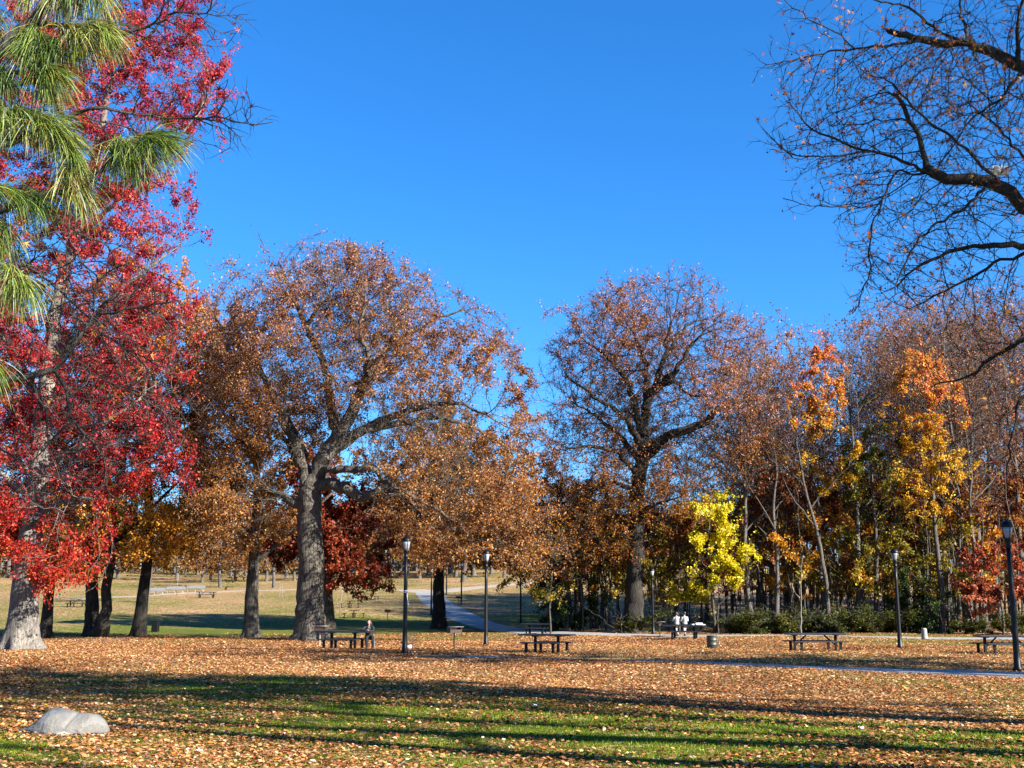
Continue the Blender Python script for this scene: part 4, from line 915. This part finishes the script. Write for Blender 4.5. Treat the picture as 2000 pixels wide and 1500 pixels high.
B.tube(pts, .012, 4); B.tube([(.07, -.07, 2.5), (.09, -.09, 2.3), (.13, -.08, 2.05), (.16, -.09, 1.95)], .014, 4); B.tube([(.07, -.07, 2.5), (.08, -.1, 2.35), (.10, -.1, 2.2)], .012, 4)
tag(B.obj('string', M['white'], None, g), 'white string tied around the lamp post by the seated person', 'string')

# ------------------------------------------------------------------ picnic tables
def boards(B, L_, W, z, t, n, bev=.012):
    w = W / n
    for k in range(n): B.box((0, -W / 2 + w * (k + .5), z), (L_, w - .012, t), bev=bev)
    return B
def make_table(label, brace, top=2.4, bench=1.7):
    r = thing('picnic_table', label, 'picnic table', (0, 0, 0), 0, 'dark picnic tables')
    boards(BM(), top, .78, .745, .075, 4).obj('tabletop', M['table'], r)
    lx = top * .22 if not brace else top * .36
    for s in (-1, 1):
        BM().box((s * lx, 0, .352), (.105, .105, .704), bev=.01).box((s * lx, 0, .69), (.09, .66, .035)).obj('leg', M['tleg'], r)
        if brace: BM().box((s * (lx - .26), 0, .47), (.06, .06, .66), ry=-s * .85).obj('brace', M['tleg'], r)
    for s in (-1, 1):
        b_ = boards(BM(), bench, .30, .43, .055, 2); m = b_.mesh('bench', M['table']); o = link('bench', m, r, (0, s * .80, 0))
        for q in (-1, 1):
            BM().box((q * bench * .36, 0, .2), (.105, .105, .4), bev=.01).box((q * bench * .36, 0, .385), (.08, .27, .03)).obj('bench_leg', M['tleg'], o)
    return r
TA = make_table('dark picnic table where a person in black sits', False); TB = make_table('dark picnic table with angled braces between the sapling and a lamp post', True, 2.55, 2.4)
def place(o, px, py, rz, s=1): o.location = tuple(gp(px, py)); o.rotation_euler = (0, 0, rz); o.scale = (s, s, s); return o
place(TA, 670, 1268, math.radians(-10), 1.1)
dup(TA, gp(1068, 1275), math.radians(-24), 1.08, 'dark picnic table alone on the leaves in front of the path bend')
dup(TA, gp(1047, 1238), math.radians(-12), 1.0, 'dark picnic table half on the shade behind another table')
dup(TA, gp(1337, 1249), math.radians(-12), 1.08, 'dark picnic table in front of the two walkers')
place(TB, 1593, 1272, math.radians(4), 1.1)
dup(TB, gp(1966, 1277), math.radians(3), 1.0, 'dark picnic table cut by the right edge behind the nearest lamp post')
dup(TB, gp(152, 1186), math.radians(-5), 1.0, 'distant dark picnic table on the left lawn behind the maples')
dup(TB, gp(403, 1168), math.radians(8), 1.0, 'distant dark picnic table near the row of grey benches')
g = gp(1337, 1249)
B = BM(); B.box((0, 0, .06), (.42, .34, .12), bev=.03).box((-.3, .03, .03), (.3, .25, .05), rz=.4, bev=.01).box((.24, -.05, .02), (.22, .18, .04), rz=.2, bev=.01)
tag(B.obj('paper_bag', M['white'], None, g + np.array((.85, -.18, .848))), 'white paper package lying on the table by the walkers', 'package')

# pedestal tables with stools
def make_ped():
    r = thing('pedestal_table', 'x', 'table', (0, 0, 0), 0, 'pedestal tables with stools')
    BM().box((0, 0, .74), (.95, .95, .06), bev=.015).obj('tabletop', M['tleg'], r)
    BM().lathe([(.20, 0), (.19, .04), (.06, .06), (.055, .70), (.2, .715)], 10).obj('pedestal', M['tleg'], r)
    for k in range(4):
        a = k * PI / 2; x, y = .95 * math.cos(a), .95 * math.sin(a)
        o = BM().lathe([(.19, .42), (.2, .45), (.19, .48)], 12, (x, y, 0)).obj('stool', M['tleg'], r)
        BM().lathe([(.16, 0), (.15, .03), (.045, .05), (.045, .42)], 8, (x, y, 0)).obj('stool_post', M['tleg'], o)
    return r
pt = make_ped()
for k, (px, py, lb) in enumerate(((691, 1207, 'pedestal table with stools nearest the white stake'), (683, 1187, 'pedestal table with stools behind the nearer one'), (725, 1172, 'pedestal table with stools farther right near the red leaves'))):
    g = gp(px, py)
    if k == 0: pt.location = tuple(g); pt['label'] = lb
    else: dup(pt, g, .3 * k, 1, lb)

# grills
def make_grill(pole):
    r = thing('barbecue_grill', 'x', 'grill', (0, 0, 0), 0, 'pedestal barbecue grills')
    BM().lathe([(.045, 0), (.04, .05), (.04, .78), (.07, .80)], 8).obj('post', M[pole], r)
    B = BM(); w, d, h, z = .62, .42, .26, .80
    B.box((0, 0, z + .01), (w, d, .02)).box((-w / 2 + .01, 0, z + h / 2 + .01), (.02, d, h)).box((w / 2 - .01, 0, z + h / 2 + .01), (.02, d, h)).box((0, d / 2 - .01, z + h / 2 + .01), (w - .04, .02, h)).box((0, -d / 2 + .01, z + .09), (w - .04, .02, .14))
    B.obj('firebox', M['rust'], r)
    B = BM()
    for k in range(9): B.tube([(-w / 2 + .02, -d / 2 + .05 + k * .04, z + h + .03), (w / 2 + .1, -d / 2 + .05 + k * .04, z + h + .03)], .008, 5)
    B.tube([(w / 2 + .1, -d / 2 + .03, z + h + .03), (w / 2 + .1, d / 2 - .03, z + h + .03)], .012, 5); B.obj('grate', M['steel'], r)
    return r
g1 = make_grill('rust'); g1['label'] = 'rusty barbecue grill on a post between two lamp posts'; place(g1, 887, 1269, .5)
g2 = make_grill('steel'); g2['label'] = 'dark barbecue grill on a pale post behind the table with the seated person'; place(g2, 624, 1264, 0)
dup(g2, gp(1289, 1243), .1, .95, 'barbecue grill on a pale post beside the lamp near the domed oak')
dup(g1, gp(757, 1211), 0, .95, 'small dark barbecue grill on the lawn left of the tied lamp post'); dup(g1, gp(895, 1181), .2, .9, 'distant brown barbecue grill beside a far lamp post')

# bins
o = thing('trash_drum', 'olive green ribbed steel trash drum left of the braced tables', 'trash can', gp(1391, 1268))
BM().lathe([(.255, 0), (.262, .01), (.262, .22), (.275, .235), (.262, .25), (.262, .44), (.275, .455), (.262, .47), (.262, .66), (.275, .68), (.25, .68), (.245, .1)], 22).obj('drum', M['bin'], o)
BM().lathe([(.24, .58), (.15, .62), (.02, .63)], 14).obj('bin_liner', M['blackcloth'], o)
o = thing('trash_bin', 'dark square trash bin beside the straight black trunk', 'trash can', gp(303, 1234))
BM().box((0, 0, .42), (.52, .52, .84), bev=.03).box((0, 0, .85), (.56, .56, .05), bev=.015).obj('bin_body', M['tleg'], o)
o = thing('bollard', 'short pale concrete bollard at the edge of the wood', 'bollard', gp(1806, 1249))
BM().lathe([(.21, 0), (.20, .1), (.17, .6), (.16, .68), (.12, .72), (.0001, .73)], 14).obj('shaft', M['concrete'], o)
o = thing('wire_basket', 'see through wire litter basket behind the tied lamp post', 'trash can', gp(799, 1268)); B = BM()
for k in range(18):
    a = 2 * PI * k / 18; B.tube([(.18 * math.cos(a), .18 * math.sin(a), .02), (.26 * math.cos(a), .26 * math.sin(a), .75)], .006, 4)
for z, r in ((.03, .18), (.25, .207), (.5, .233), (.75, .26)):
    B.tube([(r * math.cos(t), r * math.sin(t), z) for t in np.linspace(0, 2 * PI, 19)], .008, 4)
B.obj('basket', M['mesh'], o)
o2 = tag(BM().ball((0, 0, .1), .13, 2, (1.1, 1, .7)).ball((.07, .04, .17), .08, 2, (1, 1, .6)).obj('plastic_bag', M['white'], None, gp(799, 1268)), 'white plastic bag in the bottom of the wire basket', 'bag')

# benches on the far path
def make_bench():
    r = thing('park_bench', 'x', 'bench', (0, 0, 0), 0, 'grey benches on the far path')
    B = BM()
    for k in range(4): B.box((0, -.18 + k * .12, .45), (2.7, .10, .04), bev=.008)
    B.obj('seat', M['benchgrey'], r); B = BM()
    for k in range(3): B.box((0, .26 + .03 * k, .58 + .13 * k), (2.7, .04, .11), rx=-.2, bev=.008)
    B.obj('backrest', M['benchgrey'], r)
    for x in (-1.1, 0, 1.1):
        BM().box((x, -.16, .21), (.08, .08, .42)).box((x, .22, .21), (.08, .09, .42)).box((x, .02, .41), (.07, .44, .03)).box((x, .33, .66), (.06, .04, .5), rx=-.2).obj('leg', M['concrete'], r)
    return r
bn = make_bench()
for k, (px, py, lb) in enumerate(((302, 1161, 'grey park bench partly behind the black trunk'), (342, 1158, 'middle grey park bench of the row on the far path'), (382, 1155.5, 'grey park bench at the right end of the far row'))):
    g = gp(px, py)
    if k == 0: bn.location = tuple(g); bn['label'] = lb; bn.rotation_euler = (0, 0, .05)
    else: dup(bn, g, .05, 1, lb)
# white stakes of newly planted trees
for k, (px, py, h, ln, lb) in enumerate(((663, 1202, 2.6, .25, 'leaning white stake beside the pedestal tables'), (345, 1163, 3.0, .1, 'thin white stake in front of the grey benches'), (545, 1174, 2.2, .1, 'short pale stake on the lawn right of the stout oak'), (552, 1174, 2.0, -.15, 'pale slanting stake paired with the upright one'))):
    B = BM(); B.tube([(0, 0, -.1), (ln * .4, 0, h * .5), (ln, 0, h)], [.045, .04, .035], 6)
    tag(B.obj('tree_stake', M['bark_sap'], None, gp(px, py)), lb, 'stake')

# boulder
def boulder():
    g = gp(113, 1432); b_ = bmesh.new(); bmesh.ops.create_icosphere(b_, subdivisions=6, radius=1)
    P = np.array([v.co[:] for v in b_.verts]); x = P[:, 0]
    rg = np.random.default_rng(6)
    for _ in range(26):                                    # flat broken faces
        nv = nrm(rg.normal(0, 1, 3) * (1, 1, 1)); d = rg.uniform(.80, .93)
        P = P - np.maximum(0, P @ nv - d)[:, None] * nv * .9
    x = np.clip(P[:, 0] / np.abs(P[:, 0]).max(), -1, 1)
    top = np.interp(x, [-1, -.6, -.25, -.1, .05, .2, .36, .48, .62, .8, .92, 1], [.02, .34, .80, .96, 1.0, .98, .91, .84, .80, .70, .52, .22])
    cr = np.sqrt(np.maximum(1 - x * x, .02)); Q = np.stack([x * .78, P[:, 1] / cr * .46 * (.25 + .75 * top), np.maximum(P[:, 2], -.25) / cr * .42 * top], 1)
    Q += P * (.018 * n3(P, 3.1, 1.0) + .014 * np.abs(n3(P, 6.5, 4.0)) + .006 * n3(P, 15, 2.0))[:, None]
    Q[:, 2] -= .03 * np.exp(-((x - .45 - .15 * P[:, 1]) / .035) ** 2) * (P[:, 2] > 0)
    for v, q in zip(b_.verts, Q): v.co = q
    for f in b_.faces: f.smooth = True
    m, nt, out = newmat('boulder_stone'); tc = N(nt, 'ShaderNodeTexCoord')
    n1 = N(nt, 'ShaderNodeTexNoise', Scale=3, Detail=9, Roughness=.7, Distortion=.6); L(nt, tc.outputs['Object'], n1.inputs['Vector'])
    n2 = N(nt, 'ShaderNodeTexNoise', Scale=22, Detail=6, Roughness=.7); L(nt, tc.outputs['Object'], n2.inputs['Vector'])
    c = ramp(nt, n1.outputs[0], [(.3, (.07, .073, .08)), (.46, (.12, .123, .126)), (.58, (.135, .128, .11)), (.72, (.16, .16, .158))]); c2 = ramp(nt, n2.outputs[0], [(.3, (.85, .85, .85)), (.7, (1.1, 1.1, 1.1))])
    bs_ = N(nt, 'ShaderNodeBsdfPrincipled', Roughness=.85); L(nt, mix(nt, 1, c.outputs[0], c2.outputs[0], 'MULTIPLY'), bs_.inputs['Base Color'])
    bp = N(nt, 'ShaderNodeBump', Strength=.9, Distance=.05); L(nt, n1.outputs[0], bp.inputs['Height']); b2_ = N(nt, 'ShaderNodeBump', Strength=.5, Distance=.01); L(nt, n2.outputs[0], b2_.inputs['Height']); L(nt, bp.outputs[0], b2_.inputs['Normal'])
    L(nt, b2_.outputs[0], bs_.inputs['Normal']); L(nt, bs_.outputs[0], out.inputs[0])
    me = bpy.data.meshes.new('boulder'); b_.to_mesh(me); b_.free(); me.materials.append(m); M['stone'] = m
    tag(link('boulder', me, None, g), 'grey boulder half sunk in the lawn at the lower left', 'boulder')
    B = BM(); B.ball((0, 0, .02), .11, 3, (1.2, .8, .5)); me = B.mesh('stone', M['concrete'])
    for v in me.vertices: v.co += Vector((math.sin(v.co.y * 40), math.sin(v.co.x * 33), math.sin(v.co.x * 50))) * .006
    tag(link('stone', me, None, gp(122, 1438)), 'small pale stone lying against the foot of the boulder', 'stone')
boulder()
for px, py, s, lb in ((1682, 1425, .045, 'white paper scrap on the grass at the right'), (390, 1470, .045, 'white paper scrap on the leaves near the bottom left'), (1044, 1381, .045, 'white paper scrap lying in the shadow stripe near the middle')):
    b_ = bmesh.new(); bmesh.ops.create_icosphere(b_, subdivisions=2, radius=s)
    for v in b_.verts: v.co = Vector((v.co.x * 1.1, v.co.y * .8, v.co.z * .45)) + Vector((random.uniform(-1, 1), random.uniform(-1, 1), random.uniform(-1, 1))) * s * .2
    me = bpy.data.meshes.new('paper_scrap'); b_.to_mesh(me); b_.free(); me.materials.append(M['white'])
    tag(link('paper_scrap', me, None, gp(px, py) + (0, 0, .03)), lb, 'litter')
b_ = bmesh.new(); bmesh.ops.create_icosphere(b_, subdivisions=3, radius=.13)
for v in b_.verts: v.co = Vector((v.co.x * 1.3, v.co.y * .5, v.co.z * .6)) * (1 + .6 * random.uniform(-1, 1))
me = bpy.data.meshes.new('plastic_bag'); b_.to_mesh(me); b_.free(); me.materials.append(M['white'])
tag(link('plastic_bag', me, None, at(1950, 333, YR - .3)), 'shredded pale plastic bag caught on the upper right limb', 'bag')

# ------------------------------------------------------------------ people
def remeshed(name, B, mat, parent, voxel):
    o = B.obj(name, mat, parent)
    m = o.modifiers.new('r', 'REMESH'); m.mode = 'VOXEL'; m.voxel_size = voxel; m.use_smooth_shade = True
    s = o.modifiers.new('s', 'SMOOTH'); s.iterations = 3; s.factor = .5
    dg = bpy.context.evaluated_depsgraph_get(); me = bpy.data.meshes.new_from_object(o.evaluated_get(dg))
    o.modifiers.clear(); old = o.data; o.data = me; bpy.data.meshes.remove(old)
    if not me.materials: me.materials.append(mat)
    return o
def hand(B, w, d, side, curl=.5):
    """palm at wrist w pointing along d"""
    w = Vector(w); d = Vector(d).normalized(); s = d.cross(Vector((0, 0, 1)))
    s = s.normalized() if s.length > .1 else Vector((1, 0, 0)); n = d.cross(s)
    B.tube([w - d * .01, w + d * .04, w + d * .09], [.024, .036, .034], 8)
    for k, l in enumerate((.072, .082, .076, .060)):
        a = w + d * .085 + s * (-.027 + .018 * k) * side; b = a + d * l * .5 - n * .012 * curl; c = b + d * l * .5 * (1 - .4 * curl) - n * .035 * curl
        B.tube([a, b, c], [.010, .0095, .009], 6)
    a = w + d * .035 - s * .03 * side; B.tube([a, a + d * .03 - s * .025 * side, a + d * .06 - s * .03 * side], [.012, .011, .010], 6)
def head(B, c, f, r=.105):
    c = Vector(c); f = Vector(f).normalized(); s = f.cross(Vector((0, 0, 1))).normalized()
    B.ball(c, r, 3, (.86, .92, 1.08)); B.ball(c + f * .025 - Vector((0, 0, .06)), .072, 2)
    B.tube([c + f * .085 + Vector((0, 0, .012)), c + f * .112 - Vector((0, 0, .022)), c + f * .095 - Vector((0, 0, .034))], [.010, .016, .012], 6)
    B.tube([c + f * .088 - Vector((0, 0, .060)) - s * .022, c + f * .098 - Vector((0, 0, .060)), c + f * .088 - Vector((0, 0, .060)) + s * .022], [.006, .010, .006], 6)
    for q in (-1, 1):
        B.ball(c + s * .09 * q - Vector((0, 0, .01)), .022, 1, (.7, 1, 1.4)); B.ball(c + f * .088 + s * .035 * q + Vector((0, 0, .012)), .011, 1)

def seated():
    # local frame: x along the bench, faces -y (the viewpoint); sits on the far bench's right end
    tab = np.array(TA.location); a = TA.rotation_euler[2]
    lx, ly = 1.05, .80
    loc = tab + (lx * math.cos(a) - ly * math.sin(a), lx * math.sin(a) + ly * math.cos(a), 0)
    r = thing('person', 'person with long dark hair in a black jacket sitting at the table', 'person', loc, a + .12)
    B = BM(); sh_, sz = .19, 1.02
    head(B, (0, -.22, 1.28), (0.1, -1, -.12)); B.tube([(0, -.16, 1.08), (0, -.20, 1.22)], [.062, .055], 10)
    B.tube([(0, 0, .48), (0, -.02, .62), (0, -.07, .82), (0, -.12, 1.0), (0, -.15, 1.09)], [.16, .15, .165, .155, .07], 14)
    el = ((-.30, -.42, .86), (.27, -.42, .84)); wr = ((-.06, -.60, .87), (.06, -.58, .88))
    for q, e_, w_ in ((-1, el[0], wr[0]), (1, el[1], wr[1])):
        B.tube([(q * .16, -.13, 1.03), (q * .22, -.2, .98), e_, w_], [.06, .055, .045, .03], 9)
        hand(B, w_, (-q * .5, -.5, .25), q, .8)
        B.tube([(q * .09, -.02, .52), (q * .14 + .05, -.25, .54), (q * .15 + .10, -.46, .53), (q * .15 + .12, -.48, .3), (q * .15 + .12, -.46, .08)], [.09, .085, .065, .055, .04], 10)
        B.tube([(q * .15 + .12, -.42, .05), (q * .15 + .12, -.52, .045), (q * .15 + .12, -.62, .035)], [.04, .042, .03], 8)
    remeshed('body', B, M['skin'], r, .0085)
    J = BM(); J.tube([(0, 0, .46), (0, -.02, .62), (0, -.07, .82), (0, -.12, 1.0), (0, -.15, 1.10)], [.185, .18, .19, .18, .085], 14)
    for q, e_, w_ in ((-1, el[0], wr[0]), (1, el[1], wr[1])): J.tube([(q * .15, -.13, 1.04), (q * .22, -.2, .985), e_, tuple(np.array(e_) * .12 + np.array(w_) * .88)], [.085, .08, .065, .05], 10)
    remeshed('jacket', J, M['blackcloth'], r, .014)
    T = BM()
    for q in (-1, 1): T.tube([(q * .09, .0, .52), (q * .14 + .05, -.25, .545), (q * .15 + .10, -.47, .535), (q * .15 + .12, -.49, .3), (q * .15 + .12, -.47, .09)], [.125, .11, .085, .075, .065], 10)
    remeshed('trousers', T, M['blackcloth'], r, .013)
    S = BM()
    S.box((.355, -.485, .30), (.012, .045, .40)); S.obj('trouser_stripe', M['whitecloth'], r)
    for q in (-1, 1): BM().box((q * .15 + .12, -.53, .045), (.10, .27, .09), bev=.035).obj('shoe', M['blackcloth'], r)
    Hh = BM(); Hh.ball((0, -.19, 1.315), .118, 3, (.95, .98, .98)); Hh.tube([(-.085, -.16, 1.30), (-.11, -.15, 1.15), (-.10, -.14, 1.02)], [.05, .055, .035], 8); Hh.tube([(.085, -.16, 1.30), (.11, -.15, 1.15), (.10, -.14, 1.02)], [.05, .055, .035], 8); Hh.tube([(0, -.12, 1.3), (0, -.07, 1.12), (0, -.06, .98)], [.08, .09, .05], 8)
    remeshed('hair', Hh, M['hair'], r, .012)
    BM().tube([(0, -.265, 1.05), (0, -.28, .95)], [.05, .06], 8).obj('shirt', M['greycloth'], r)
seated()

def walker(px, py, label, ph, hairlen):
    g = gp(px, py); r = thing('person', label, 'person', g, math.radians(25), 'two walkers by the wood', 1.0)
    B = BM(); head(B, (0, .03, 1.60), (0, 1, -.05)); B.tube([(0, 0, 1.38), (0, .02, 1.54)], [.06, .052], 10)
    B.tube([(0, 0, .88), (0, 0, 1.02), (0, 0, 1.2), (0, 0, 1.34), (0, 0, 1.42)], [.15, .14, .165, .16, .07], 14)
    arms = []; legs = []
    for q in (-1, 1):
        s = q * ph; el = (q * .24, .02 - s * .1, 1.10); wr = (q * .16, .22 - s * .06, 1.06)
        arms.append(((q * .17, 0, 1.36), (q * .21, -.01 - s * .03, 1.28), el, wr)); B.tube(arms[-1], [.055, .05, .042, .028], 9); hand(B, wr, (-q * .3, .6, .1), q, .7)
        kn = (q * .09, .12 * s + .04, .48); an = (q * .09, .30 * s - .05, .09 + (.06 if s < 0 else 0))
        legs.append(((q * .085, 0, .90), (q * .09, .06 * s, .70), kn, an)); B.tube(legs[-1], [.09, .08, .058, .04], 10)
        B.tube([(an[0], an[1] - .03, an[2] - .04), (an[0], an[1] + .06, an[2] - .05), (an[0], an[1] + .16, an[2] - .06)], [.04, .04, .028], 8)
    remeshed('body', B, M['skin'], r, .0085)
    S = BM(); S.tube([(0, 0, .86), (0, 0, 1.02), (0, 0, 1.2), (0, 0, 1.35), (0, 0, 1.43)], [.185, .172, .19, .18, .085], 14)
    for a in arms: S.tube([a[0], a[1], a[2], tuple(np.array(a[2]) * .2 + np.array(a[3]) * .8)], [.085, .075, .062, .048], 10)
    remeshed('shirt', S, M['whitecloth'], r, .013)
    T = BM(); T.tube([(0, 0, .80), (0, 0, .94)], [.155, .165], 12)
    for l in legs: T.tube([l[0], l[1], tuple(np.array(l[1]) * .6 + np.array(l[2]) * .4)], [.12, .11, .105], 10)
    remeshed('shorts', T, M['blackcloth'], r, .013)
    for l in legs:
        T = BM(); T.tube([tuple(np.array(l[1]) * .5 + np.array(l[2]) * .5), l[2], tuple(np.array(l[2]) * .1 + np.array(l[3]) * .9)], [.083, .068, .05], 10); T.obj('legging', M['whitecloth'], r)
        BM().box((l[3][0], l[3][1] + .05, l[3][2] - .045), (.095, .26, .09), bev=.035).obj('shoe', M['greycloth'], r)
    Hh = BM(); Hh.ball((0, -.005, 1.635), .115, 3, (.95, .98, 1.0))
    if hairlen: Hh.tube([(0, -.06, 1.62), (0, -.12, 1.55), (0, -.13, 1.42)], [.06, .04, .02], 8)
    remeshed('hair', Hh, M['hair'], r, .012)
walker(1322, 1243.5, 'walker in white top and dark shorts with legs mid stride nearer the domed oak', 1.0, True)
walker(1338, 1243, 'walker in pale top keeping step right of the companion', .55, False)
#@@LIGHT
# ------------------------------------------------------------------ light, sky, camera
AZ, EL = 120.0, 27.0                                  # degrees clockwise from +Y
sd = Vector((math.sin(math.radians(AZ)) * math.cos(math.radians(EL)), math.cos(math.radians(AZ)) * math.cos(math.radians(EL)), math.sin(math.radians(EL))))
sun = bpy.data.lights.new('sun', 'SUN'); sun.energy = 5.0; sun.angle = math.radians(.5); sun.color = (1.0, .93, .82)
so = link('sun', sun, None, (30, -20, 60)); so.rotation_euler = sd.to_track_quat('Z', 'Y').to_euler()
w = bpy.data.worlds.new('World'); SC.world = w; w.use_nodes = True; nt = w.node_tree; nt.nodes.clear()
sky = nt.nodes.new('ShaderNodeTexSky'); sky.sky_type = 'NISHITA'; sky.sun_disc = False
sky.sun_elevation = math.radians(EL); sky.sun_rotation = math.radians(AZ); sky.altitude = 0; sky.air_density = 1.0; sky.dust_density = 0; sky.ozone_density = 10
bg = nt.nodes.new('ShaderNodeBackground'); bg.inputs['Strength'].default_value = 0.062
wo = nt.nodes.new('ShaderNodeOutputWorld'); hs = nt.nodes.new('ShaderNodeHueSaturation'); hs.inputs['Saturation'].default_value = 1.11; nt.links.new(sky.outputs[0], hs.inputs['Color']); nt.links.new(hs.outputs[0], bg.inputs[0]); nt.links.new(bg.outputs[0], wo.inputs[0])
cam = bpy.data.cameras.new('camera'); cam.sensor_width = 36; cam.lens = F / 2000 * 36; cam.clip_end = 4000; cam.clip_start = .1
co = link('camera', cam, None, (0, 0, CAMZ)); co.rotation_euler = (PI / 2 + TH, 0, 0); SC.camera = co
SC.view_settings.view_transform = 'Standard'; SC.view_settings.look = 'None'; SC.view_settings.exposure = 2.15; SC.view_settings.gamma = 1
cy = SC.cycles; cy.max_bounces = 5; cy.diffuse_bounces = 3; cy.glossy_bounces = 2; cy.transmission_bounces = 3; cy.transparent_max_bounces = 4
cy.caustics_reflective = False; cy.caustics_refractive = False; cy.sample_clamp_indirect = 4; cy.use_denoising = True; cy.denoiser = 'OPENIMAGEDENOISE'; cy.denoising_input_passes = 'RGB_ALBEDO_NORMAL'; cy.denoising_prefilter = 'ACCURATE'
